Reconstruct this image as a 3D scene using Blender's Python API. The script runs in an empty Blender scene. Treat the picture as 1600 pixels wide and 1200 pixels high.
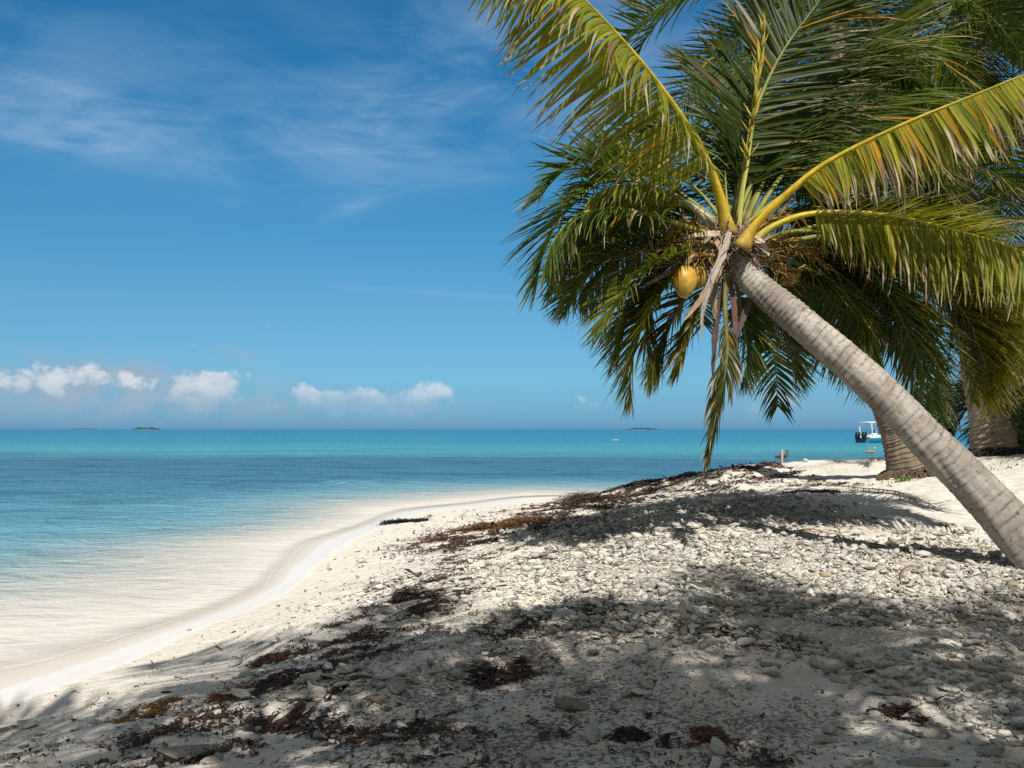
import bpy, bmesh, math, random
import numpy as np
from mathutils import Vector, Matrix
R = math.radians
scene = bpy.context.scene
C = scene.collection
rnd = random.Random(7)
rng = np.random.default_rng(11)

# ------------------------------------------------------------------ camera
F = 1333.33          # focal length in pixels of the 1600 px wide photograph
CAMZ = 2.0
cam_d = bpy.data.cameras.new('camera'); cam = bpy.data.objects.new('camera', cam_d); C.objects.link(cam)
cam_d.lens = 30; cam_d.sensor_width = 36; cam_d.shift_y = 0.04375
cam_d.clip_start = 0.1; cam_d.clip_end = 60000
cam.location = (0, 0, CAMZ); cam.rotation_euler = (R(90), 0, 0)
scene.camera = cam
scene.view_settings.view_transform = 'Standard'
scene.view_settings.look = 'None'
scene.view_settings.exposure = 0.25
scene.view_settings.gamma = 1.0
scene.cycles.max_bounces = 8
scene.cycles.transparent_max_bounces = 16
scene.cycles.use_denoising = False
scene.cycles.sample_clamp_indirect = 4.0
scene.cycles.sample_clamp_direct = 5.0

# ------------------------------------------------------------------ sun
SUN_EL, SUN_AZ = 48.0, 176.0       # azimuth clockwise from +Y
sv = Vector((math.sin(R(SUN_AZ))*math.cos(R(SUN_EL)), math.cos(R(SUN_AZ))*math.cos(R(SUN_EL)), math.sin(R(SUN_EL))))
sd = bpy.data.lights.new('sun', 'SUN'); sun = bpy.data.objects.new('sun', sd); C.objects.link(sun)
sd.energy = 5.0; sd.angle = R(0.55); sd.color = (1.0, 0.955, 0.885)
sun.rotation_euler = sv.to_track_quat('Z', 'Y').to_euler(); sun.location = (0, -20, 30)

# ------------------------------------------------------------------ node helpers
class NT:
    def __init__(s, tree): s.t = tree; s.t.nodes.clear()
    def n(s, typ, ins=None, **kw):
        nd = s.t.nodes.new(typ)
        for k, v in kw.items(): setattr(nd, k, v)
        for k, v in (ins or {}).items(): s.put(nd.inputs[k], v)
        return nd
    def put(s, sock, v):
        if isinstance(v, bpy.types.NodeSocket): s.t.links.new(v, sock)
        elif isinstance(v, bpy.types.Node): s.t.links.new(v.outputs[0], sock)
        else:
            if isinstance(v, (tuple, list)) and len(v) == 3 and sock.type == 'RGBA': v = (*v, 1)
            sock.default_value = v
    def m(s, op, a, b=0.0, c=None, clamp=False):
        nd = s.t.nodes.new('ShaderNodeMath'); nd.operation = op; nd.use_clamp = clamp
        s.put(nd.inputs[0], a); s.put(nd.inputs[1], b)
        if c is not None: s.put(nd.inputs[2], c)
        return nd.outputs[0]
    def vm(s, op, a, b=(0, 0, 0)):
        nd = s.t.nodes.new('ShaderNodeVectorMath'); nd.operation = op
        s.put(nd.inputs[0], a); s.put(nd.inputs[1], b); return nd.outputs[0]
    def mix(s, f, a, b, blend='MIX'):
        nd = s.t.nodes.new('ShaderNodeMix'); nd.data_type = 'RGBA'; nd.blend_type = blend
        s.put(nd.inputs[0], f); s.put(nd.inputs[6], a); s.put(nd.inputs[7], b); return nd.outputs[2]
    def rng(s, v, a, b, c=0.0, d=1.0, smooth=True):
        nd = s.t.nodes.new('ShaderNodeMapRange'); nd.interpolation_type = 'SMOOTHSTEP' if smooth else 'LINEAR'
        s.put(nd.inputs[0], v)
        for i, q in enumerate((a, b, c, d)): s.put(nd.inputs[i+1], q)
        return nd.outputs[0]
    def noise(s, vec, scale, detail=4, rough=0.5, dist=0.0):
        nd = s.n('ShaderNodeTexNoise', {'Vector': vec, 'Scale': scale, 'Detail': detail, 'Roughness': rough, 'Distortion': dist})
        return nd.outputs[0]
    def ramp(s, f, stops):
        nd = s.t.nodes.new('ShaderNodeValToRGB'); s.put(nd.inputs[0], f)
        e = nd.color_ramp.elements
        while len(e) < len(stops): e.new(0.5)
        for q, (p, c) in zip(e, stops): q.position = p; q.color = (*c, 1)
        return nd.outputs[0]

# ------------------------------------------------------------------ world: Nishita sky with clouds by direction
w = bpy.data.worlds.new('World'); scene.world = w; w.use_nodes = True
t = NT(w.node_tree)
sky = t.n('ShaderNodeTexSky', sky_type='NISHITA', sun_disc=False, sun_elevation=R(SUN_EL), sun_rotation=R(SUN_AZ),
          altitude=0.0, air_density=1.0, dust_density=0.2, ozone_density=2.5)
D = t.n('ShaderNodeTexCoord').outputs['Generated']
sep = t.n('ShaderNodeSeparateXYZ', {0: D})
X, Y, Z = sep.outputs
el = t.m('ARCSINE', Z)
az = t.m('ARCTAN2', X, Y)
elr = t.m('MAXIMUM', el, 0.0)
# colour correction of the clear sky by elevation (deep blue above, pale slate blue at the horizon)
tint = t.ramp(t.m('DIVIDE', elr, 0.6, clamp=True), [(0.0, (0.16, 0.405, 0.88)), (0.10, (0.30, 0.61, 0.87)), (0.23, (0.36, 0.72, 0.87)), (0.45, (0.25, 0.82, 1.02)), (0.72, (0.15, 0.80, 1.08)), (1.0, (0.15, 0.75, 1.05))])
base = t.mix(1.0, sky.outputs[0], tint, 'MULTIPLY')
# added out-of-view pale fill overhead and behind the viewer, keeping the shade neutral
sky_fill = t.m('MAXIMUM', t.rng(el, 0.50, 0.85), t.rng(t.m('MULTIPLY', Y, -1.0), -0.05, 0.45))
base = t.mix(t.m('MULTIPLY', sky_fill, t.rng(t.noise(D, 2.2, 5, .55), .25, .6, .7, 1.0)), base, (2.75, 2.55, 2.25))
def pxdir(px, py):
    a = math.atan((px-800)/F); return a, math.atan((670-py)/F*math.cos(a))
def blob_mask(px, py, rx, ry, tilt=0.0):
    a0, e0 = pxdir(px, py)
    du = t.m('DIVIDE', t.m('SUBTRACT', az, a0), rx/F); dv = t.m('DIVIDE', t.m('SUBTRACT', el, e0), ry/F)
    if tilt:
        ct, st = math.cos(R(tilt)), math.sin(R(tilt))
        k = rx/ry
        du2 = t.m('ADD', t.m('MULTIPLY', du, ct), t.m('MULTIPLY', dv, st/k))
        dv2 = t.m('SUBTRACT', t.m('MULTIPLY', dv, ct), t.m('MULTIPLY', du, st*k)); du, dv = du2, dv2
    r2 = t.m('ADD', t.m('MULTIPLY', du, du), t.m('MULTIPLY', dv, dv))
    return t.m('EXPONENT', t.m('MULTIPLY', r2, -1.0))
def addup(lst):
    r = lst[0]
    for q in lst[1:]: r = t.m('ADD', r, q)
    return r
ang = t.n('ShaderNodeCombineXYZ', {0: az, 1: el, 2: 0.0}).outputs[0]
# cirrus
cv = t.vm('MULTIPLY', ang, (1.0, 2.6, 1.0))
rot = t.n('ShaderNodeMapping', {'Vector': cv, 'Rotation': (0, 0, R(-14))}).outputs[0]
cn1 = t.noise(rot, 3.8, 8, 0.58, 0.45)
cn2 = t.noise(t.n('ShaderNodeMapping', {'Vector': t.vm('MULTIPLY', ang, (1.0, 5.0, 1.0)), 'Rotation': (0, 0, R(-9)), 'Location': (3, 1, 0)}).outputs[0], 7.5, 6, 0.6, 1.2)
cm = addup([t.m('MULTIPLY', blob_mask(150, 195, 140, 42, 8), 1.25), t.m('MULTIPLY', blob_mask(630, 160, 110, 50), .95),
            t.m('MULTIPLY', blob_mask(580, 240, 270, 55, 6), .8), t.m('MULTIPLY', blob_mask(60, 60, 300, 90), .33), t.m('MULTIPLY', blob_mask(860, 50, 260, 110), .85),
            t.m('MULTIPLY', blob_mask(1330, 90, 260, 130), 0.7), t.m('MULTIPLY', blob_mask(0, 130, 90, 60), .5), t.m('MULTIPLY', blob_mask(460, 170, 430, 140), .12),
            t.m('MULTIPLY', blob_mask(550, 325, 50, 12, 22), .7), t.m('MULTIPLY', blob_mask(740, 462, 280, 5, -3), .4), t.m('MULTIPLY', blob_mask(440, 521, 180, 9, -4), .16)])
cm = t.m('ADD', cm, t.m('MULTIPLY', t.rng(el, 0.62, 0.9), 0.3))
cir = t.m('MULTIPLY', cm, t.m('ADD', t.rng(cn1, 0.36, 0.74), t.m('MULTIPLY', t.rng(cn2, 0.42, 0.75), 0.35)))
cir = t.m('MULTIPLY', cir, 0.42, clamp=True)
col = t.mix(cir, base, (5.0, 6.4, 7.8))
# low cumulus bank: grey-blue mass then white heads
nf = t.noise(t.vm('MULTIPLY', ang, (1.0, 1.25, 1.0)), 30.0, 9, 0.62, 0.15)
nb = t.noise(t.vm('MULTIPLY', ang, (1.0, 1.6, 1.0)), 9.0, 5, 0.55, 0.1)
haze_m = addup([t.m('MULTIPLY', blob_mask(120, 602, 180, 38), 1.1), t.m('MULTIPLY', blob_mask(290, 620, 170, 28), .75), t.m('MULTIPLY', blob_mask(600, 634, 160, 20), .35), t.m('MULTIPLY', blob_mask(1200, 640, 120, 14), .3),
                t.m('MULTIPLY', blob_mask(388, 557, 36, 12, -12), .75), t.m('MULTIPLY', blob_mask(200, 585, 60, 18), .3)])
hz = t.m('MULTIPLY', haze_m, t.rng(t.m('ADD', nf, t.m('MULTIPLY', nb, 0.4)), 0.46, 0.82), clamp=True)
col = t.mix(t.m('MULTIPLY', hz, 0.85), col, (3.3, 4.4, 5.6))
heads = addup([t.m('MULTIPLY', blob_mask(50, 594, 58, 32), .85), t.m('MULTIPLY', blob_mask(140, 588, 60, 14), .5), t.m('MULTIPLY', blob_mask(190, 600, 50, 14), .6), blob_mask(300, 604, 46, 38), t.m('MULTIPLY', blob_mask(357, 598, 27, 21), 1.0),
               t.m('MULTIPLY', blob_mask(330, 625, 60, 14), .6), t.m('MULTIPLY', blob_mask(484, 622, 36, 19, -28), 1.0), t.m('MULTIPLY', blob_mask(550, 626, 50, 19), .95), blob_mask(662, 622, 46, 34), t.m('MULTIPLY', blob_mask(610, 632, 66, 17), .85),
               t.m('MULTIPLY', blob_mask(1215, 632, 36, 20), .95), t.m('MULTIPLY', blob_mask(920, 634, 32, 15), .85), t.m('MULTIPLY', blob_mask(1150, 640, 40, 10), .55), t.m('MULTIPLY', blob_mask(435, 635, 40, 10), .5)])
hd = t.m('ADD', heads, t.m('MULTIPLY', t.m('SUBTRACT', nf, 0.5), 2.6))
hdm = t.rng(hd, 0.48, 0.92)
shade = t.rng(t.m('ADD', nf, t.m('MULTIPLY', t.m('SUBTRACT', el, 0.04), 3.0)), 0.35, 0.66)
hcol = t.mix(shade, (4.3, 5.2, 6.3), (6.9, 7.6, 8.2))
low = t.rng(el, 0.020, 0.056)
col = t.mix(t.m('MULTIPLY', t.m('MULTIPLY', hdm, 0.86), t.m('ADD', 0.12, t.m('MULTIPLY', low, 0.88))), col, hcol)
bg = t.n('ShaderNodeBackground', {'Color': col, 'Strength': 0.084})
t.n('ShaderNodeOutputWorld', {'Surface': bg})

# ------------------------------------------------------------------ scene helpers
def tag(o, label=None, cat=None, group=None, kind=None):
    if label: o['label'] = label
    if cat: o['category'] = cat
    if group: o['group'] = group
    if kind: o['kind'] = kind
    return o
def empty(name, loc, rz=0):
    o = bpy.data.objects.new(name, None); C.objects.link(o); o.location = loc; o.rotation_euler.z = rz
    o.empty_display_size = 0.2
    return o
def np_mesh(name, V, Fc, smooth=False, attrs=None):
    """V (n,3); Fc list of arrays (m,k) of quads/tris; attrs: name->(n,4) colour or (n,) float"""
    me = bpy.data.meshes.new(name)
    V = np.asarray(V, dtype=np.float32)
    if not isinstance(Fc, list): Fc = [Fc]
    Fc = [np.asarray(f, dtype=np.int32) for f in Fc if len(f)]
    me.vertices.add(len(V)); me.vertices.foreach_set('co', V.ravel())
    loops = np.concatenate([f.ravel() for f in Fc]); me.loops.add(len(loops)); me.loops.foreach_set('vertex_index', loops)
    sizes = np.concatenate([np.full(len(f), f.shape[1], dtype=np.int32) for f in Fc])
    starts = np.concatenate([[0], np.cumsum(sizes)[:-1]]).astype(np.int32)
    me.polygons.add(len(sizes)); me.polygons.foreach_set('loop_start', starts)
    if smooth: me.polygons.foreach_set('use_smooth', np.ones(len(sizes), dtype=bool))
    me.update(calc_edges=True)
    for k, a in (attrs or {}).items():
        a = np.asarray(a, dtype=np.float32)
        if a.ndim == 1:
            at_ = me.attributes.new(k, 'FLOAT', 'POINT'); at_.data.foreach_set('value', a)
        else:
            if a.shape[1] == 3: a = np.hstack([a, np.ones((len(a), 1), np.float32)])
            at_ = me.attributes.new(k, 'FLOAT_COLOR', 'POINT'); at_.data.foreach_set('color', a.ravel())
    return me
def link(name, me, mat, parent=None, loc=None):
    o = bpy.data.objects.new(name, me); C.objects.link(o)
    if mat and not me.materials: me.materials.append(mat)
    if parent:
        o.parent = parent
    if loc is not None: o.location = loc
    return o
def at(px, py, d):
    return Vector(((px-800)/F*d, d, CAMZ+(670-py)/F*d))
def catmull(P, n):
    P = [Vector(p) for p in P]
    P = [P[0]*2-P[1]] + P + [P[-1]*2-P[-2]]
    out = []
    m = len(P)-3
    for i in range(n):
        u = i/(n-1)*m; k = min(int(u), m-1); f = u-k
        a, b, c, d = P[k:k+4]
        out.append(0.5*((2*b)+(c-a)*f+(2*a-5*b+4*c-d)*f*f+(3*b-a-3*c+d)*f**3))
    # resample by arc length
    A = np.array([tuple(p) for p in out]); L = np.concatenate([[0], np.cumsum(np.linalg.norm(np.diff(A, axis=0), axis=1))])
    s = np.linspace(0, L[-1], n)
    return np.stack([np.interp(s, L, A[:, j]) for j in range(3)], 1), L[-1]
def unit(a): return a/np.maximum(np.linalg.norm(a, axis=-1, keepdims=True), 1e-9)
# vector value noise
_perm = rng.random((256, 256))
def vnoise(x, y, seed=0):
    x = np.asarray(x)+seed*17.3; y = np.asarray(y)+seed*31.7
    xi = np.floor(x).astype(int); yi = np.floor(y).astype(int); fx = x-xi; fy = y-yi
    fx = fx*fx*(3-2*fx); fy = fy*fy*(3-2*fy)
    g = lambda a, b: _perm[(a+b*7) % 256, (b+a*3) % 256]
    return (g(xi, yi)*(1-fx)*(1-fy)+g(xi+1, yi)*fx*(1-fy)+g(xi, yi+1)*(1-fx)*fy+g(xi+1, yi+1)*fx*fy)*2-1
def fbm(x, y, oct=4, seed=0, gain=.5):
    r = 0; a = 1
    for i in range(oct): r = r+a*vnoise(x*2**i, y*2**i, seed+i); a *= gain
    return r
def tube(P, rad, seg=12, flat=1.0, closed=True, up=None, rad2=None):
    """rings round a path; returns V, F(list)"""
    P = np.asarray(P); n = len(P)
    T = unit(np.gradient(P, axis=0))
    ref = np.array(up if up is not None else (0, 0, 1.0))
    S = np.cross(T, ref); bad = np.linalg.norm(S, axis=1) < 1e-3
    S[bad] = np.cross(T[bad], np.array([0, 1.0, 0])); S = unit(S); U = np.cross(S, T)
    th = np.linspace(0, 2*np.pi, seg, endpoint=False)
    rad = np.broadcast_to(np.asarray(rad, dtype=float), (n,))
    V = P[:, None]+rad[:, None, None]*(np.cos(th)[None, :, None]*S[:, None]+flat*np.sin(th)[None, :, None]*U[:, None])
    V = V.reshape(-1, 3)
    i = np.arange(n-1)[:, None]*seg; j = np.arange(seg)[None]; j2 = (j+1) % seg
    Fq = np.stack([i+j, i+j2, i+seg+j2, i+seg+j], -1).reshape(-1, 4)
    fs = [Fq]
    if closed:
        V = np.vstack([V, P[:1], P[-1:]]); a = n*seg; jj = np.arange(seg); k2 = (jj+1) % seg
        fs.append(np.stack([k2, jj, np.full(seg, a)], 1)); fs.append(np.stack([(n-1)*seg+jj, (n-1)*seg+k2, np.full(seg, a+1)], 1))
    return V, fs
class MB:
    def __init__(s): s.V = []; s.q = []; s.t = []; s.n = 0; s.c = []
    def add(s, V, fs, col=None):
        if not isinstance(fs, list): fs = [fs]
        for f in fs:
            f = np.asarray(f)
            (s.q if f.shape[1] == 4 else s.t).append(f+s.n)
        s.V.append(np.asarray(V)); s.n += len(V)
        if col is not None:
            c = np.asarray(col, dtype=float)
            s.c.append(np.broadcast_to(c, (len(V), 3)) if c.ndim == 1 else c)
    def box(s, c, size, rot=None):
        hx, hy, hz = [q/2 for q in size]
        V = np.array([(a*hx, b*hy, d*hz) for a in (-1, 1) for b in (-1, 1) for d in (-1, 1)])
        if rot is not None: V = V@np.array(Matrix(rot).to_3x3()).T
        s.add(V+np.array(c), np.array([(0, 1, 3, 2), (4, 6, 7, 5), (0, 4, 5, 1), (2, 3, 7, 6), (0, 2, 6, 4), (1, 5, 7, 3)]))
    def mesh(s, name, smooth=True):
        fs = []
        if s.q: fs.append(np.vstack(s.q))
        if s.t: fs.append(np.vstack(s.t))
        return np_mesh(name, np.vstack(s.V), fs, smooth, {'col': np.vstack(s.c)} if s.c else None)
    def build(s, name, mat, parent=None, smooth=True, bevel=0, loc=None):
        o = link(name, s.mesh(name, smooth), mat, parent, loc)
        if bevel:
            m = o.modifiers.new('bevel', 'BEVEL'); m.width = bevel; m.segments = 2; m.limit_method = 'ANGLE'
        return o

# ------------------------------------------------------------------ materials
def mat(name):
    m = bpy.data.materials.new(name); m.use_nodes = True; return m, NT(m.node_tree)
def principled(t, **ins):
    nd = t.n('ShaderNodeBsdfPrincipled', {k.replace('_', ' '): v for k, v in ins.items()})
    return nd
def out(t, s): t.n('ShaderNodeOutputMaterial', {'Surface': s})

def sand_material():
    m, t = mat('coral sand')
    P = t.n('ShaderNodeNewGeometry').outputs['Position']
    z = t.n('ShaderNodeSeparateXYZ', {0: P}).outputs[2]
    n1 = t.noise(P, 0.8, 6, 0.55); n2 = t.noise(P, 9, 6, 0.6); n3 = t.noise(P, 120, 4, 0.7); n4 = t.noise(P, 38, 5, 0.65, 0.3)
    c = t.mix(t.rng(n2, .35, .7), (0.69, 0.62, 0.525), (0.83, 0.785, 0.70))
    c = t.mix(t.m('MULTIPLY', t.rng(n3, .45, .7), .30), c, (0.40, 0.34, 0.27))
    litter = t.m('MULTIPLY', t.n('ShaderNodeAttribute', attribute_name='litter').outputs['Fac'], t.rng(z, .04, .14))
    spk = t.rng(t.m('ADD', n4, t.m('ADD', t.m('MULTIPLY', litter, 0.17), t.m('MULTIPLY', n2, .10))), 0.665, 0.71)
    c = t.mix(t.m('MULTIPLY', spk, t.m('MULTIPLY', t.rng(litter, -0.04, 0.4), 0.85)), c, (0.085, 0.058, 0.043))
    c = t.mix(t.m('MULTIPLY', t.rng(litter, 0.2, 1.0), 0.30), c, (0.40, 0.35, 0.29))
    gr = t.m('MULTIPLY', t.n('ShaderNodeAttribute', attribute_name='gravel').outputs['Fac'], t.rng(z, .06, .18))
    gv = t.n('ShaderNodeTexVoronoi', {'Vector': P, 'Scale': 34.0}); gvd = gv.outputs[0]; gf = t.rng(gr, .25, .6)
    c = t.mix(t.m('MULTIPLY', t.m('MULTIPLY', t.rng(gvd, .30, .60), gf), .5), c, (.22, .19, .155))
    zz = t.m('ADD', z, t.m('MULTIPLY', t.m('SUBTRACT', n1, .5), 0.03))
    wet = t.m('SUBTRACT', 1.0, t.rng(zz, 0.0, 0.022))
    c = t.mix(t.m('MULTIPLY', wet, .8), c, (0.77, 0.725, 0.675))
    deep = t.rng(z, -0.25, -1.2)
    seag = t.m('MULTIPLY', t.rng(t.noise(P, .35, 4, .6), .45, .6), t.rng(z, -.55, -.9))
    c = t.mix(t.m('MULTIPLY', deep, seag), c, (0.10, 0.14, 0.10))
    rough = t.m('SUBTRACT', 0.95, t.m('MULTIPLY', wet, .62))
    n4 = t.m('ADD', n4, t.m('MULTIPLY', t.m('MULTIPLY', gvd, gf), -1.4))
    h = t.m('ADD', t.m('MULTIPLY', n4, .55), t.m('ADD', t.m('MULTIPLY', n3, .22), t.m('MULTIPLY', n2, 1.1)))
    b = t.n('ShaderNodeBump', {'Height': h, 'Distance': 0.045, 'Strength': t.m('SUBTRACT', 0.72, t.m('MULTIPLY', wet, .71))})
    out(t, principled(t, Base_Color=c, Roughness=rough, Normal=b.outputs[0], Specular_IOR_Level=t.m('ADD', .2, t.m('MULTIPLY', wet, .12))))
    return m
def water_material():
    m, t = mat('sea water')
    P = t.n('ShaderNodeNewGeometry').outputs['Position']
    s = t.n('ShaderNodeSeparateXYZ', {0: P}); yy = s.outputs[1]; xx = s.outputs[0]
    dep = t.n('ShaderNodeAttribute', attribute_name='depth').outputs['Fac']
    nl = t.noise(t.vm('MULTIPLY', P, (0.03, 0.10, 0)), 1.0, 8, .68)
    lg = t.m('LOGARITHM', t.m('MAXIMUM', t.m('ADD', yy, t.m('MULTIPLY', t.m('SUBTRACT', nl, .5), t.m('MINIMUM', t.m('MULTIPLY', yy, 1.5), 130))), 8.0), 10.0)   # log10 of distance
    f = t.rng(lg, 1.0, 3.5, 0, 1, False)
    # 18m .10 ; 60m .31 ; 80m .36; 130m .445 ; 260m .566 ; 600m .71
    c = t.ramp(f, [(0.0, (0.17, 0.42, 0.48)), (0.10, (0.105, 0.29, 0.385)), (0.19, (0.060, 0.185, 0.29)), (0.29, (0.047, 0.16, 0.25)),
                   (0.36, (0.070, 0.31, 0.37)), (0.40, (0.055, 0.285, 0.375)), (0.445, (0.030, 0.235, 0.35)), (0.60, (0.015, 0.19, 0.31)), (0.8, (0.011, 0.15, 0.27))])
    pch = t.rng(t.noise(t.vm('MULTIPLY', P, (0.16, 0.42, 0)), 1.0, 8, .68), .47, .64)
    near = t.m('SUBTRACT', 1.0, t.rng(yy, 50, 75))
    c = t.mix(t.m('MULTIPLY', t.m('MULTIPLY', pch, t.m('MULTIPLY', near, t.rng(yy, 14, 28))), .82), c, (0.030, 0.10, 0.17))
    # water over pale sand: the sand shows through, tinted more the deeper it lies
    dj = t.m('ADD', dep, t.m('MULTIPLY', t.m('SUBTRACT', t.noise(t.vm('MULTIPLY', P, (.5, 1.1, 0)), 1.0, 5, .6), .5), .14))
    sandy = t.ramp(dj, [(0.0, (0.70, 0.655, 0.595)), (0.11, (0.51, 0.49, 0.445)), (0.20, (0.37, 0.43, 0.425)), (0.31, (0.245, 0.38, 0.425)), (0.50, (0.16, 0.34, 0.42)), (0.9, (0.095, 0.25, 0.36))])
    c = t.mix(t.m('SUBTRACT', 1.0, t.rng(dj, .35, .95)), c, sandy)
    # ripples
    v1 = t.vm('MULTIPLY', P, (1.1, 1.9, 1.0)); w1 = t.noise(v1, 1.0, 5, .6, .5)
    v2 = t.vm('MULTIPLY', P, (4.2, 7.5, 1.0)); w2 = t.noise(v2, 1.0, 5, .62, .4)
    v3 = t.vm('MULTIPLY', P, (0.24, 0.5, 1.0)); w3 = t.noise(v3, 1.0, 4, .6, .3)
    w4 = t.noise(t.vm('MULTIPLY', P, (11.0, 24.0, 1.0)), 1.0, 4, .6, .8)
    shal = t.rng(dep, 0.0, .30)
    h = t.m('ADD', t.m('ADD', t.m('MULTIPLY', w1, .62), t.m('MULTIPLY', w2, .20)), t.m('ADD', t.m('MULTIPLY', w3, .8), t.m('MULTIPLY', w4, t.rng(yy, 9, 26, .05, .0))))
    st = t.m('ADD', .30, t.m('MULTIPLY', shal, .70))
    bmp = t.n('ShaderNodeBump', {'Height': h, 'Distance': 0.55, 'Strength': st}).outputs[0]
    cap = t.rng(dep, .06, .6, .07, .42, False)
    op = t.rng(dep, .0, .045)
    body = t.n('ShaderNodeBsdfDiffuse', {'Color': c, 'Normal': bmp})
    tr = t.n('ShaderNodeBsdfTransparent', {'Color': t.mix(t.rng(dep, 0, .35), (1, .975, .935), (0.86, 0.96, 0.95))})
    mx = t.n('ShaderNodeMixShader', {0: op, 1: tr, 2: body})
    fr = t.n('ShaderNodeFresnel', {'IOR': 1.33, 'Normal': bmp})
    gl = t.n('ShaderNodeBsdfGlossy', {'Color': (1, 1, 1), 'Roughness': t.rng(yy, 20, 400, .13, .24, False), 'Normal': bmp})
    fac = t.m('MULTIPLY', t.m('MINIMUM', fr.outputs[0], cap), t.rng(dep, -0.004, 0.004))
    # thin broken foam lines left by the little swash waves
    n5 = t.noise(t.vm('MULTIPLY', P, (.55, .55, 0)), 1.0, 3, .5); n6 = t.noise(P, 1.7, 5, .65); n7 = t.noise(P, 26, 4, .7)
    fo = None
    for d0, wv, wd, thr in [(.020, .03, .0022, .40), (.060, .06, .0035, .50), (.10, .08, .004, .52), (.15, .10, .006, .52), (.25, .12, .008, .56)]:
        dd = t.m('ABSOLUTE', t.m('SUBTRACT', dep, t.m('ADD', d0, t.m('MULTIPLY', t.m('SUBTRACT', n5, .5), wv))))
        q = t.m('MULTIPLY', t.m('SUBTRACT', 1.0, t.rng(dd, wd*.3, wd)), t.rng(n6, thr-.06, thr+.06))
        fo = q if fo is None else t.m('MAXIMUM', fo, q)
    fo = t.m('MULTIPLY', fo, t.rng(n7, .38, .66, .0, .9))
    foam = t.n('ShaderNodeBsdfDiffuse', {'Color': (.84, .80, .70, 1)})
    wsh = t.n('ShaderNodeMixShader', {0: fac, 1: mx, 2: gl})
    out(t, t.n('ShaderNodeMixShader', {0: t.m('MULTIPLY', fo, .38), 1: wsh, 2: foam}))
    return m
def leaf_material(name, trans=0.35, rough=.46, gain=1.0):
    m, t = mat(name)
    c = t.n('ShaderNodeAttribute', attribute_name='col').outputs['Color']
    P = t.n('ShaderNodeTexCoord').outputs['Object']
    n = t.noise(P, 14, 4, .6)
    c = t.mix(t.rng(n, .4, .72, 0, .3), c, t.mix(1.0, c, (0.55, 0.6, 0.4), 'MULTIPLY'))
    pr = principled(t, Base_Color=c, Roughness=rough, Specular_IOR_Level=0.32)
    tc = t.mix(1.0, c, (1.25, 1.35, .5), 'MULTIPLY')
    tl = t.n('ShaderNodeBsdfTranslucent', {'Color': tc})
    out(t, t.n('ShaderNodeMixShader', {0: trans, 1: pr, 2: tl}))
    return m
def col_material(name, rough=.7, bump=.3, bscale=60, spec=.3, var=.35, bdist=.01):
    m, t = mat(name)
    c = t.n('ShaderNodeAttribute', attribute_name='col').outputs['Color']
    P = t.n('ShaderNodeTexCoord').outputs['Object']
    n = t.noise(P, bscale, 5, .65)
    n2 = t.noise(P, bscale*.25, 4, .6)
    c = t.mix(t.rng(n2, .35, .7, 0, var), c, t.mix(1.0, c, (.5, .48, .45), 'MULTIPLY'))
    b = t.n('ShaderNodeBump', {'Height': n, 'Distance': bdist, 'Strength': bump})
    out(t, principled(t, Base_Color=c, Roughness=rough, Normal=b.outputs[0], Specular_IOR_Level=spec))
    return m
def flat_material(name, c, rough=.5, spec=.5, bump=.0, bscale=30, c2=None, nscale=5, metal=0.0):
    m, t = mat(name)
    P = t.n('ShaderNodeTexCoord').outputs['Object']
    col = t.mix(t.rng(t.noise(P, nscale, 5, .6), .35, .7), c, c2 or tuple(q*.8 for q in c))
    ins = dict(Base_Color=col, Roughness=rough, Specular_IOR_Level=spec, Metallic=metal)
    if bump: ins['Normal'] = t.n('ShaderNodeBump', {'Height': t.noise(P, bscale, 5, .65), 'Distance': .01, 'Strength': bump}).outputs[0]
    out(t, principled(t, **ins)); return m
def bark_material(name, a, b, dark):
    m, t = mat(name)
    sA = t.n('ShaderNodeAttribute', attribute_name='along').outputs['Fac']
    rA = t.n('ShaderNodeAttribute', attribute_name='ring').outputs['Fac']
    P = t.n('ShaderNodeTexCoord').outputs['Object']
    uv = t.n('ShaderNodeAttribute', attribute_name='wrap').outputs['Vector']
    fine = t.noise(t.vm('MULTIPLY', uv, (26, 26, 9)), 1.0, 5, .65)     # fibres along the stem
    cross = t.noise(t.vm('MULTIPLY', uv, (4, 4, 30)), 1.0, 5, .6)      # bands across it
    blot = t.noise(P, 3.0, 5, .6); spot = t.noise(t.vm('MULTIPLY', uv, (13, 13, 13)), 1.0, 3, .5)
    crk = t.noise(t.vm('MULTIPLY', uv, (34, 34, 9)), 1.0, 4, .7, .4)
    c = t.mix(t.rng(blot, .40, .62), a, b)
    c = t.mix(t.rng(sA, 3.0, .2, 0, .45), c, tuple(q*.62 for q in b))
    c = t.mix(t.rng(fine, .42, .72, 0, .45), c, dark)
    c = t.mix(t.rng(cross, .50, .8, 0, .34), c, dark)
    c = t.mix(t.m('MULTIPLY', rA, t.rng(cross, .35, .6, .45, 1.0)), c, tuple(q*.6 for q in dark))
    c = t.mix(t.rng(spot, .70, .76, 0, .85), c, tuple(q*.4 for q in dark))
    c = t.mix(t.m('MULTIPLY', t.rng(crk, .63, .69), .8), c, tuple(q*.45 for q in dark))
    h = t.m('ADD', t.m('ADD', t.m('MULTIPLY', fine, .45), t.m('MULTIPLY', cross, .5)), t.m('MULTIPLY', t.rng(crk, .62, .72), -.8))
    bm = t.n('ShaderNodeBump', {'Height': h, 'Distance': .012, 'Strength': .8})
    out(t, principled(t, Base_Color=c, Roughness=.85, Normal=bm.outputs[0], Specular_IOR_Level=.2))
    return m
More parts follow.
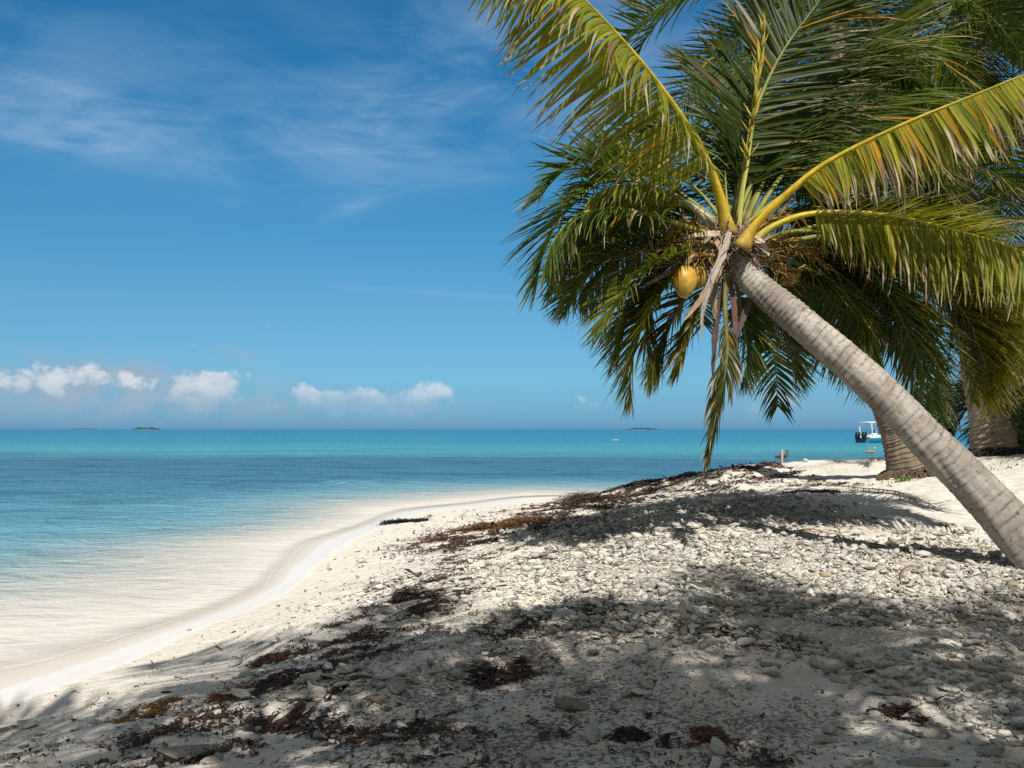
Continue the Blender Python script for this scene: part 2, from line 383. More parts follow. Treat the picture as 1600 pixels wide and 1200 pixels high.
def stone_material():
    m, t = mat('bleached coral stone')
    c = t.n('ShaderNodeAttribute', attribute_name='col').outputs['Color']
    P = t.n('ShaderNodeNewGeometry').outputs['Position']
    vo = t.n('ShaderNodeTexVoronoi', {'Vector': P, 'Scale': 85.0}).outputs[0]
    n = t.noise(P, 30, 5, .6)
    c = t.mix(t.rng(n, .35, .7, 0, .45), c, t.mix(1.0, c, (.55, .5, .42), 'MULTIPLY'))
    c = t.mix(t.m('SUBTRACT', .35, t.rng(vo, .05, .25, 0, .35)), c, (.12, .10, .08))
    h = t.m('ADD', vo, t.m('MULTIPLY', n, 1.2))
    b = t.n('ShaderNodeBump', {'Height': h, 'Distance': .008, 'Strength': .8})
    out(t, principled(t, Base_Color=c, Roughness=.9, Normal=b.outputs[0], Specular_IOR_Level=.15))
    return m
M = {'sand': sand_material(), 'water': water_material(), 'leaf': leaf_material('palm leaflet', .44), 'stalk': col_material('palm stalk', .52, .4, 30, .35, .45),
     'stone': stone_material(), 'weed': col_material('dried seaweed', .8, .4, 80, .2, .3), 'dry': col_material('dry sheath', .8, .6, 45, .2, .5),
     'bark1': bark_material('grey palm bark', (0.40, 0.36, 0.315), (0.24, 0.205, 0.175), (0.13, 0.105, 0.085)),
     'bark2': bark_material('brown palm bark', (0.27, 0.21, 0.155), (0.20, 0.155, 0.11), (0.085, 0.062, 0.042)),
     'bark3': bark_material('tan palm bark', (0.33, 0.27, 0.20), (0.27, 0.21, 0.15), (0.12, 0.085, 0.06)),
     'nut': flat_material('yellow coconut husk', (0.58, 0.34, 0.035), .42, .4, .12, 14, (0.27, 0.16, 0.045), 8),
     'nutb': flat_material('brown coconut husk', (0.26, 0.14, 0.05), .7, .3, .4, 40, (0.16, 0.085, 0.035), 9)}

# ------------------------------------------------------------------ terrain
def gp(px, py, z):
    d = (CAMZ-z)*F/(py-670); return ((px-800)/F*d, d, z)
cp = [gp(0, 1100, 0), gp(200, 1030, 0), gp(300, 985, 0), gp(400, 945, 0), gp(470, 905, 0), gp(515, 865, 0), gp(560, 835, 0), gp(640, 805, 0), gp(760, 788, 0), gp(870, 776, 0),
      gp(0, 1200, .30), gp(400, 1100, .46), gp(300, 1200, .50), gp(600, 950, .46), gp(700, 870, .36), gp(800, 820, .33), gp(900, 790, .40), gp(1000, 772, .58), gp(1100, 757, .84), gp(1200, 742, 1.04),
      gp(500, 1000, .34), gp(600, 870, .17),
      gp(1000, 757, .69), gp(1100, 743, .98), gp(1200, 728, 1.19), gp(1300, 720, 1.28), gp(1380, 717, 1.33), (2.2, 22, .28),
      gp(800, 1000, .65), gp(1000, 900, .70), gp(1200, 850, .78), gp(1400, 800, .92), gp(1600, 900, .74), gp(1600, 1100, .72), gp(1600, 1000, .70), gp(1200, 1200, .68), gp(800, 1200, .65),
      gp(1500, 760, 1.14), gp(1200, 790, .96), gp(1415, 747, 1.15), (9.6, 17, 1.50), gp(1600, 720, 1.45), gp(1480, 738, 1.22), (13, 18, 1.45), (11.5, 19, 1.42), (5, 21.5, .75), (8, 21.5, 1.05), (11, 22, 1.05),
      (4, 24.5, 0.0), (8, 25, 0.0), (12, 25.5, 0.05), (18, 27, .1), (5, 28, -.30), (12, 30, -.4), (24, 32, -.5), (22, 18, 1.5), (20, 8, 1.5), (18, -4, 1.4), (8, -6, 1.1), (0, -7, .75), (-4.5, -7, 0.05), (-4.2, 0, 0.0), (-3.9, 3, 0), (-1, 0, .6),
      (-5, 7, -.07), (-6.2, 9, -.13), (-9, 13, -.48), (-5.5, 15, -.17), (-7, 19, -.5), (-4.5, 22, -.17), (-2, 26, -.20), (1, 29, -.26), (-12, 20, -.9), (-9, 5, -.6), (-9, -5, -.6), (-16, 8, -1), (-14, 30, -1.1), (0, 38, -1.1), (14, 42, -1.2), (-25, 40, -1.4), (-25, 0, -1.4), (30, 45, -1.2), (32, 5, 1.4), (32, -20, 1.3), (5, -22, 1.0), (-10, -22, -.5), (-25, -22, -1.3)]
cp = np.array(cp)
def _phi(r2): return np.where(r2 > 1e-12, 0.5*r2*np.log(np.maximum(r2, 1e-12)), 0)
_n = len(cp); _K = _phi(((cp[:, None, :2]-cp[None, :, :2])**2).sum(-1))+np.eye(_n)*0.004
_Pm = np.hstack([np.ones((_n, 1)), cp[:, :2]])
_A = np.block([[_K, _Pm], [_Pm.T, np.zeros((3, 3))]])
_w = np.linalg.solve(_A, np.concatenate([cp[:, 2], np.zeros(3)]))
def h_base(x, y):
    x = np.asarray(x, float); y = np.asarray(y, float); sh = x.shape
    xf = np.clip(x.ravel(), -26, 33); yf = np.clip(y.ravel(), -23, 46)
    r = np.empty_like(xf)
    for i in range(0, len(xf), 60000):
        a = xf[i:i+60000]; b = yf[i:i+60000]
        r[i:i+60000] = _phi((a[:, None]-cp[None, :, 0])**2+(b[:, None]-cp[None, :, 1])**2)@_w[:_n]+_w[_n]+_w[_n+1]*a+_w[_n+2]*b
    return np.clip(r.reshape(sh), -1.9, 1.75)
def bl(px, py, rx, ry, z, a=1.0):
    x, y, _ = gp(px, py, z); y0 = gp(px, py+ry, z)[1]; y1 = gp(px, max(py-ry, 700), z)[1]
    return (x, y, rx/F*y, (y1-y0)/2, a)
def field(bls, x, y):
    r = np.zeros_like(x)
    for (bx, by, sx, sy, a) in bls: r = np.maximum(r, a*np.exp(-(((x-bx)/sx)**2+((y-by)/sy)**2)**1.3))
    return r
RUB = [bl(1230, 885, 350, 55, .78), bl(1160, 955, 270, 48, .7, 1.0), bl(1450, 985, 220, 50, .7, .9), bl(1050, 805, 190, 24, .8, .75), bl(1250, 810, 160, 22, .9, .5), bl(1540, 1110, 150, 90, .7, .42), bl(1000, 880, 100, 45, .65, .45), bl(520, 1085, 80, 40, .5, .22), bl(1080, 765, 130, 12, .9, .3)]
LIT = [bl(470, 1060, 200, 70, .5, .55), bl(760, 1030, 300, 110, .62, .9), bl(900, 1150, 450, 90, .65, .9), bl(650, 950, 190, 60, .55, .7), bl(1000, 960, 160, 60, .65, .6), bl(330, 1150, 200, 40, .45, .35), bl(780, 850, 170, 28, .4, .6), bl(950, 780, 150, 16, .5, .9), bl(1200, 1100, 200, 90, .68, .5), bl(1250, 735, 190, 9, 1.1, .5), bl(1400, 775, 200, 18, 1.0, .25), bl(560, 900, 160, 30, .3, .3)]
def H(x, y):
    x = np.asarray(x, float); y = np.asarray(y, float)
    z = h_base(x, y)
    dry = np.clip((z-0.05)/0.25, 0, 1)
    b = 0.030*fbm(x*.9, y*.9, 3, 3)+0.017*fbm(x*2.6, y*2.6, 3, 8)
    ft = np.clip(fbm(x*3.3, y*3.3, 2, 21)-.25, 0, 1)*-0.035
    r = field(RUB, x, y)
    mic = (0.0055+.010*r)*fbm(x*14, y*14, 3, 14)+.0035*fbm(x*5.5, y*5.5, 2, 31)
    m = np.abs(x-3) < 12
    return z+dry*(b+ft+mic*m)
def axis(segs):
    r = []
    for a, b, s in segs: r += list(np.arange(a, b, s))
    return np.array(r+[segs[-1][1]])
ax = axis([(-60, -26, 4), (-26, -8, .6), (-8, -4.2, .12), (-4.2, 7.5, .026), (7.5, 12, .07), (12, 34, .7), (34, 200, 20)])
ay = axis([(-200, -24, 20), (-24, 0, .8), (0, 2.4, .15), (2.4, 9.5, .022), (9.5, 16, .05), (16, 26, .11), (26, 46, .6), (46, 300, 20)])
gx, gy = np.meshgrid(ax, ay)
gz = H(gx, gy)
far = (gy > 46) | (gx < -26)
gz = np.where(far, np.minimum(gz, -1.2), gz)
def grid_faces(nx, ny):
    i = np.arange(ny-1)[:, None]*nx; j = np.arange(nx-1)[None]
    return np.stack([i+j, i+j+1, i+nx+j+1, i+nx+j], -1).reshape(-1, 4)
lit = np.clip(field(LIT, gx, gy)*(.75+.6*fbm(gx*1.6, gy*1.6, 3, 40)), 0, 1)
me = np_mesh('ground', np.stack([gx, gy, gz], -1).reshape(-1, 3), grid_faces(len(ax), len(ay)), True, {'litter': lit.ravel(), 'gravel': np.clip(field(RUB, gx, gy), 0, 1).ravel()})
ground = tag(link('ground', me, M['sand']), 'pale coral sand beach running down into the sea', kind='structure')

# ------------------------------------------------------------------ sea
wx = np.concatenate([-np.geomspace(60, 30000, 26)[::-1], np.arange(-56, -14, 1.0), np.arange(-14, 3, .09), np.arange(3, 60, 1.0), np.geomspace(60, 30000, 26)])
wy = np.concatenate([-np.geomspace(24, 400, 6)[::-1], np.arange(-22, 3, 1.0), np.arange(3, 14, .09), np.arange(14, 32, .12), np.arange(32, 60, .35), np.arange(60, 130, 1.6), np.geomspace(131, 40000, 44)])
sx_, sy_ = np.meshgrid(wx, wy)
hb = h_base(sx_, sy_); hb = np.where((sy_ > 46) | (sx_ < -26) | (sx_ > 33), -1.6, hb)
dp = -hb-.03      # the calm water line lies a little below the edge of the wet sand
amp = np.clip((dp-.03)/.6, 0, 1)*np.clip(1.6-sy_/60, 0, 1)
wz = amp*(0.030*fbm(sx_*.55+sy_*.1, sy_*1.1, 3, 60)+0.010*fbm(sx_*2.2, sy_*3.6, 2, 66))
for q_ in range(14):
    lam = .45*1.19**q_; an = R(78)+rng.normal(0, .38); ph = rng.uniform(0, 6.28)
    arg = 2*np.pi/lam*(sx_*math.cos(an)+sy_*math.sin(an)+.35*lam*vnoise(sx_/lam*.35, sy_/lam*.35, 80+q_))+ph
    env = np.clip(.35+.9*vnoise(sx_/lam*.22, sy_/lam*.3, 100+q_), 0, 1)
    wz += amp*lam*.0100*env*(1-np.abs(np.sin(arg/2)))*np.clip(1.5-sy_/(lam*75), 0, 1)
for (px, py, a, rx, ry) in [(615, 752, .13, 1.3, .8), (541, 757, .10, .8, .7), (575, 757, .05, 2.6, 1.0)]:
    q = gp(px, py, 0); wz += a*np.exp(-((sx_-q[0])/rx)**2-((sy_-q[1])/ry)**2)*(1+.45*vnoise(sx_*2.5, sy_*5, 70))
# low swash ridge following the shore
for dd, wd, a in [(.10, .030, .018), (.24, .04, .018), (.035, .012, .008)]:
    wz += a*np.exp(-((dp-dd-.03*vnoise(sx_*.5, sy_*.5, 71))/wd)**2)*np.clip(.5+.9*vnoise(sx_*.45, sy_*.45, 72), 0, 1)
wz -= .03
me = np_mesh('sea', np.stack([sx_, sy_, wz], -1).reshape(-1, 3), grid_faces(len(wx), len(wy)), True, {'depth': dp.ravel()})
sea = tag(link('sea', me, M['water']), 'clear blue and turquoise sea', kind='structure')

# ------------------------------------------------------------------ palms
GREEN = np.array((0.078, 0.122, 0.018)); LIME = np.array((0.185, 0.23, 0.026)); YELL = np.array((0.42, 0.35, 0.035)); ORNG = np.array((0.55, 0.28, 0.02)); BRWN = np.array((0.26, 0.17, 0.10)); PALE = np.array((0.50, 0.42, 0.33))
def frond(parent, path, leaf=.95, hang=.3, green=GREEN, yellow=.1, dry=.15, r0=.055, start=.2, n=100, seed=0, roll=0.0, width=.033, vee=.2, fwd=(.42, 1.0), stalkc=(0.20, 0.21, 0.045), sheath=0.0, gapf=.05, dead=0.0, seg=6, orange=.03):
    r = np.random.default_rng(seed)
    P, L = catmull(path, 60)
    T = unit(np.gradient(P, axis=0))
    up = np.array([0, 0, 1.0]); 
    U = up-T*(T@up)[:, None]
    # keep a continuous dorsal vector even where the rachis hangs straight down
    U0 = U[0].copy() if np.linalg.norm(U[0]) > .2 else np.array([0, -1.0, .2])
    Uc = []; prev = unit(U0)
    for i in range(60):
        q = U[i]; q = q if (q@prev) > 0 else -q
        q = .5*q+prev*.25; q = q-T[i]*(q@T[i]); prev = unit(q); Uc.append(prev)
    U = np.array(Uc); S = np.cross(T, U)
    if roll:
        c, s = math.cos(roll), math.sin(roll); U, S = U*c+S*s, S*c-U*s
    # stalk
    u = np.linspace(0, 1, 60)
    rad = r0*np.where(u < start, 1-.45*(u/start)**.6, .55*(1-(u-start)/(1-start))**1.1)+.0035
    if sheath: rad = rad*(1+sheath*np.exp(-(u/.045)**2))
    V, fs = tube(P, rad, 9, .72, up=tuple(U[20]))
    gc = np.array(stalkc)
    ci = gc[None]*(1-np.clip((u-.15)/.6, 0, 1))[:, None]+np.clip((u-.15)/.6, 0, 1)[:, None]*(gc*.45+green*.7)[None]
    bs = np.clip(1-u/.09, 0, 1)[:, None]*.6; ci = ci*(1-bs)+np.array((.20, .12, .06))*bs
    cols = np.repeat(ci, 9, axis=0)*(1+.15*r.standard_normal((540, 1)))
    cols = np.vstack([cols, cols[:1], cols[-1:]])
    sm = MB(); sm.add(V, fs, np.clip(cols, 0.01, 1))
    # leaflets
    Vs, Cs = [], []
    for side in (-1, 1):
        vee_ = vee[(side+1)//2] if isinstance(vee, tuple) else vee; hang_ = hang[(side+1)//2] if isinstance(hang, tuple) else hang
        uu = np.linspace(start, .995, n)+r.normal(0, .0022, n)
        uu = uu[r.random(n) > gapf]; k = len(uu)
        ii = np.clip(uu, 0, 1)*59; i0 = np.clip(ii.astype(int), 0, 58); f = (ii-i0)[:, None]
        p = P[i0]*(1-f)+P[i0+1]*f; Tt = unit(T[i0]*(1-f)+T[i0+1]*f); Uu = unit(U[i0]*(1-f)+U[i0+1]*f); Ss = unit(S[i0]*(1-f)+S[i0+1]*f)
        v = (uu-start)/(1-start)
        ll = leaf*(.35+.65*np.sin(np.pi*np.clip(.10+v*.82, 0, 1))**.8)*(1-.35*v**3)*r.uniform(.82, 1.08, k)
        a = fwd[0]+(fwd[1]-fwd[0])*v**1.6+r.normal(0, .06, k)
        d = Ss*side*np.cos(a)[:, None]+Tt*np.sin(a)[:, None]+Uu*(vee_+r.normal(0, .10, k))[:, None]
        d = unit(d)
        pos = p.copy(); hg = hang_*r.uniform(.6, 1.35, k)
        rings = []; bend = r.normal(0, .05, (k, 3))
        W = unit(Tt-d*(Tt*d).sum(1, keepdims=True))
        tw = r.normal(0, .35, k)
        W = unit(W*np.cos(tw)[:, None]+np.cross(d, W)*np.sin(tw)[:, None])
        yl = np.clip(yellow*1.0+r.normal(0, .22, k)*(.3+yellow), 0, 1.0)[:, None]
        lc = green*(1-yl)+(LIME if yellow < .3 else YELL)*yl
        org = (r.random(k) < orange)[:, None]; lc = np.where(org, ORNG*.8+lc*.2, lc)
        lc = lc*(r.uniform(.75, 1.2, k)[:, None])
        dk = r.random(k) < dry
        dstart = np.where(dk, r.uniform(.35, .9, k), r.uniform(.88, 1.1, k))
        tipc = np.where((r.random(k) < .5)[:, None], BRWN, PALE)
        if dead > 0:
            lc = lc*(1-dead)+BRWN*.55*dead
        for j in range(seg+1):
            s = j/seg
            wdt = width*.5*(math.sin(math.pi*min(.5, .2+s*1.1)) if s < .3 else (1-((s-.3)/.7)**1.7))*(.6+.4*np.clip(ll/leaf, 0, 1))
            wdt = np.maximum(wdt, .0015)
            nrm = np.cross(d, W)
            fold = .38*wdt[:, None]*nrm
            cc = lc*(1.0-.15*s)
            cc = np.where((s > dstart)[:, None], tipc, cc)
            rings.append((np.stack([pos-W*wdt[:, None]+fold, pos, pos+W*wdt[:, None]+fold], 1), np.repeat(cc[:, None], 3, 1)))
            step = ll/seg
            pos = pos+d*step[:, None]
            g = hg*(.12+.30*s)*(1.0 if leaf < 2 else 1)
            g = g*np.where(s > dstart, 2.0, 1.0)
            d = unit(d+np.outer(g, (0, 0, -1))+bend*(.3+s))
            W = unit(W-d*(W*d).sum(1, keepdims=True))
        Vv = np.stack([q[0] for q in rings], 1); Cc = np.stack([q[1] for q in rings], 1)   # k, seg+1, 3, 3
        Vs.append(Vv); Cs.append(Cc)
    Vv = np.concatenate(Vs); Cc = np.concatenate(Cs); k = len(Vv)
    base = np.arange(k)[:, None, None]*(seg+1)*3+np.arange(seg)[None, :, None]*3+np.arange(2)[None, None]
    Fq = np.stack([base, base+1, base+4, base+3], -1).reshape(-1, 4)
    if not hasattr(parent, 'name'): return None
    fo = link('frond', np_mesh('frond', Vv.reshape(-1, 3), Fq, True, {'col': np.clip(Cc.reshape(-1, 3), 0.003, 1)}), M['leaf'], parent)
    fo.matrix_parent_inverse = Matrix.Translation(-Vector(parent.location))
    st = link('stalk', sm.mesh('stalk'), M['stalk'], fo)
    return fo
def droop_path(Cp, azi, e0, L, bend=1.6, curl=0.0, n=9):
    p = Vector(Cp); pts = [p.copy()]; 
    for i in range(n):
        s = (i+.5)/n
        e = e0-bend*s**1.25; a = azi+curl*s
        e = max(e, -R(88))
        p = p+Vector((math.sin(a)*math.cos(e), math.cos(a)*math.cos(e), math.sin(e)))*(L/n); pts.append(p.copy())
    return pts
def trunk(parent, pts, radii, matname, seed=0, seg=64, spacing=.085, ringamp=.010, flare=0.0, rough=.012, prof=(.5, .75, 1.5)):
    r = np.random.default_rng(seed)
    P, L = catmull(pts, 60)
    n = int(L/.012); s = np.linspace(0, L, n); so = np.linspace(0, L, 60)
    P = np.stack([np.interp(s, so, P[:, j]) for j in range(3)], 1)
    # smooth
    for _ in range(30): P[1:-1] = .5*P[1:-1]+.25*(P[:-2]+P[2:])
    T = unit(np.gradient(P, axis=0)); ref = np.array([0, 1.0, 0.0]); S = unit(np.cross(T, ref)); U = np.cross(S, T)
    ch = np.concatenate([[0], np.cumsum([(Vector(pts[i+1])-Vector(pts[i])).length for i in range(len(pts)-1)])]); ch = ch/ch[-1]
    rad = np.interp(s/L, ch if len(radii) == len(pts) else np.linspace(0, 1, len(radii)), radii)
    for _ in range(20): rad[1:-1] = .5*rad[1:-1]+.25*(rad[:-2]+rad[2:])
    th = np.linspace(0, 2*np.pi, seg, endpoint=False)
    # ring scars at irregular spacing, tighter towards the crown
    pos = [0.03]
    while pos[-1] < L: pos.append(pos[-1]+spacing*(1-.5*pos[-1]/L)*r.uniform(.6, 1.4))
    pos = np.array(pos)
    SS, TH = np.meshgrid(s, th, indexing='ij')
    wob = .020*fbm(np.cos(TH)*1.3+5, np.sin(TH)*1.3+SS*1.2, 3, seed+1)+.012*np.cos(TH-1.0+.3*np.sin(SS*3))
    q = SS+wob
    k = np.clip(np.searchsorted(pos, q)-1, 0, len(pos)-2); f = (q-pos[k])/(pos[k+1]-pos[k])
    am = (r.uniform(.2, 1.3, len(pos))*np.interp(pos/L, [0, .45, 1], prof))[k]
    saw = (np.where(f < .12, f/.12, 1-(f-.12)/.88)-.5)*ringamp*am
    line = np.clip(1-np.minimum(f, 1-f)/.13, 0, 1)*np.clip(am*1.5, 0, 1.2)*(.4+.6*np.clip(.5+fbm(np.cos(TH)*3, np.sin(TH)*3+SS*4, 2, seed+9), 0, 1))
    rr = rad[:, None]+saw+rough*fbm(np.cos(TH)*2+3, np.sin(TH)*2+SS*2.2, 3, seed+5)*np.clip(rad[:, None]/.2, .5, 2)
    if flare:
        fl = np.exp(-SS/.16); rr = rr+flare*fl*(.6+.5*np.abs(vnoise(TH/np.pi*6, SS*3, seed+4))+.35*fbm(TH/np.pi*16, SS*10, 2, seed+3))
    V = P[:, None]+rr[..., None]*(np.cos(TH)[..., None]*S[:, None]+np.sin(TH)[..., None]*U[:, None])
    i = np.arange(n-1)[:, None]*seg; j = np.arange(seg)[None]; j2 = (j+1) % seg
    Fq = np.stack([i+j, i+j2, i+seg+j2, i+seg+j], -1).reshape(-1, 4)
    Vf = np.vstack([V.reshape(-1, 3), P[-1:]]); jj = np.arange(seg); cap = np.stack([(n-1)*seg+jj, (n-1)*seg+(jj+1) % seg, np.full(seg, n*seg)], 1)
    wrap = np.stack([np.cos(TH)*rad.mean(), np.sin(TH)*rad.mean(), SS], -1).reshape(-1, 3); wrap = np.vstack([wrap, wrap[-1:]])
    lf = np.append(line.ravel(), 0)
    me = np_mesh('trunk', Vf, [Fq, cap], True, {'ring': np.clip(lf, 0, 1), 'along': np.append(SS.ravel(), L), 'wrap': wrap})
    o = link('trunk', me, M[matname], parent); o.matrix_parent_inverse = Matrix.Translation(-Vector(parent.location))
    return o
def place(o, parent):
    o.parent = parent; o.matrix_parent_inverse = Matrix.Translation(-Vector(parent.location)); return o
def ground_z(x, y): return float(H(np.array([x]), np.array([y]))[0])
def crown(parent, Cp, n, L, seed, e_range=(80, -50), yellow=.1, dry=.12, green=GREEN, leaf=.95, nl=88, az0=0.0, skip=None, hang=.28, width=.038):
    r = random.Random(seed)
    for i in range(n):
        azi = az0+i*2.39996+r.uniform(-.25, .25); f = (i+.5)/n
        e = R(e_range[0]+(e_range[1]-e_range[0])*f**.8)+r.uniform(-.1, .1)
        if skip and skip(azi % (2*math.pi), e): continue
        old = f > .72
        frond(parent, droop_path(Vector(Cp)+Vector((math.sin(azi), math.cos(azi), 0))*.1, azi, e, L*r.uniform(.88, 1.08)*(.8 if f < .1 else 1), 1.15+.75*r.random()-.4*max(0, -e), r.uniform(-.25, .25)),
              leaf=leaf*r.uniform(.9, 1.1), hang=hang*r.uniform(.6, 1.5), green=green*r.uniform(.75, 1.25), yellow=min(1, yellow+(.25*r.random() if old else 0)), dry=dry+(.25 if old else 0),
              n=nl, seed=seed*100+i, roll=r.uniform(-.35, .35), width=width, seg=5, r0=.045, dead=(.35 if i >= n-2 else 0))

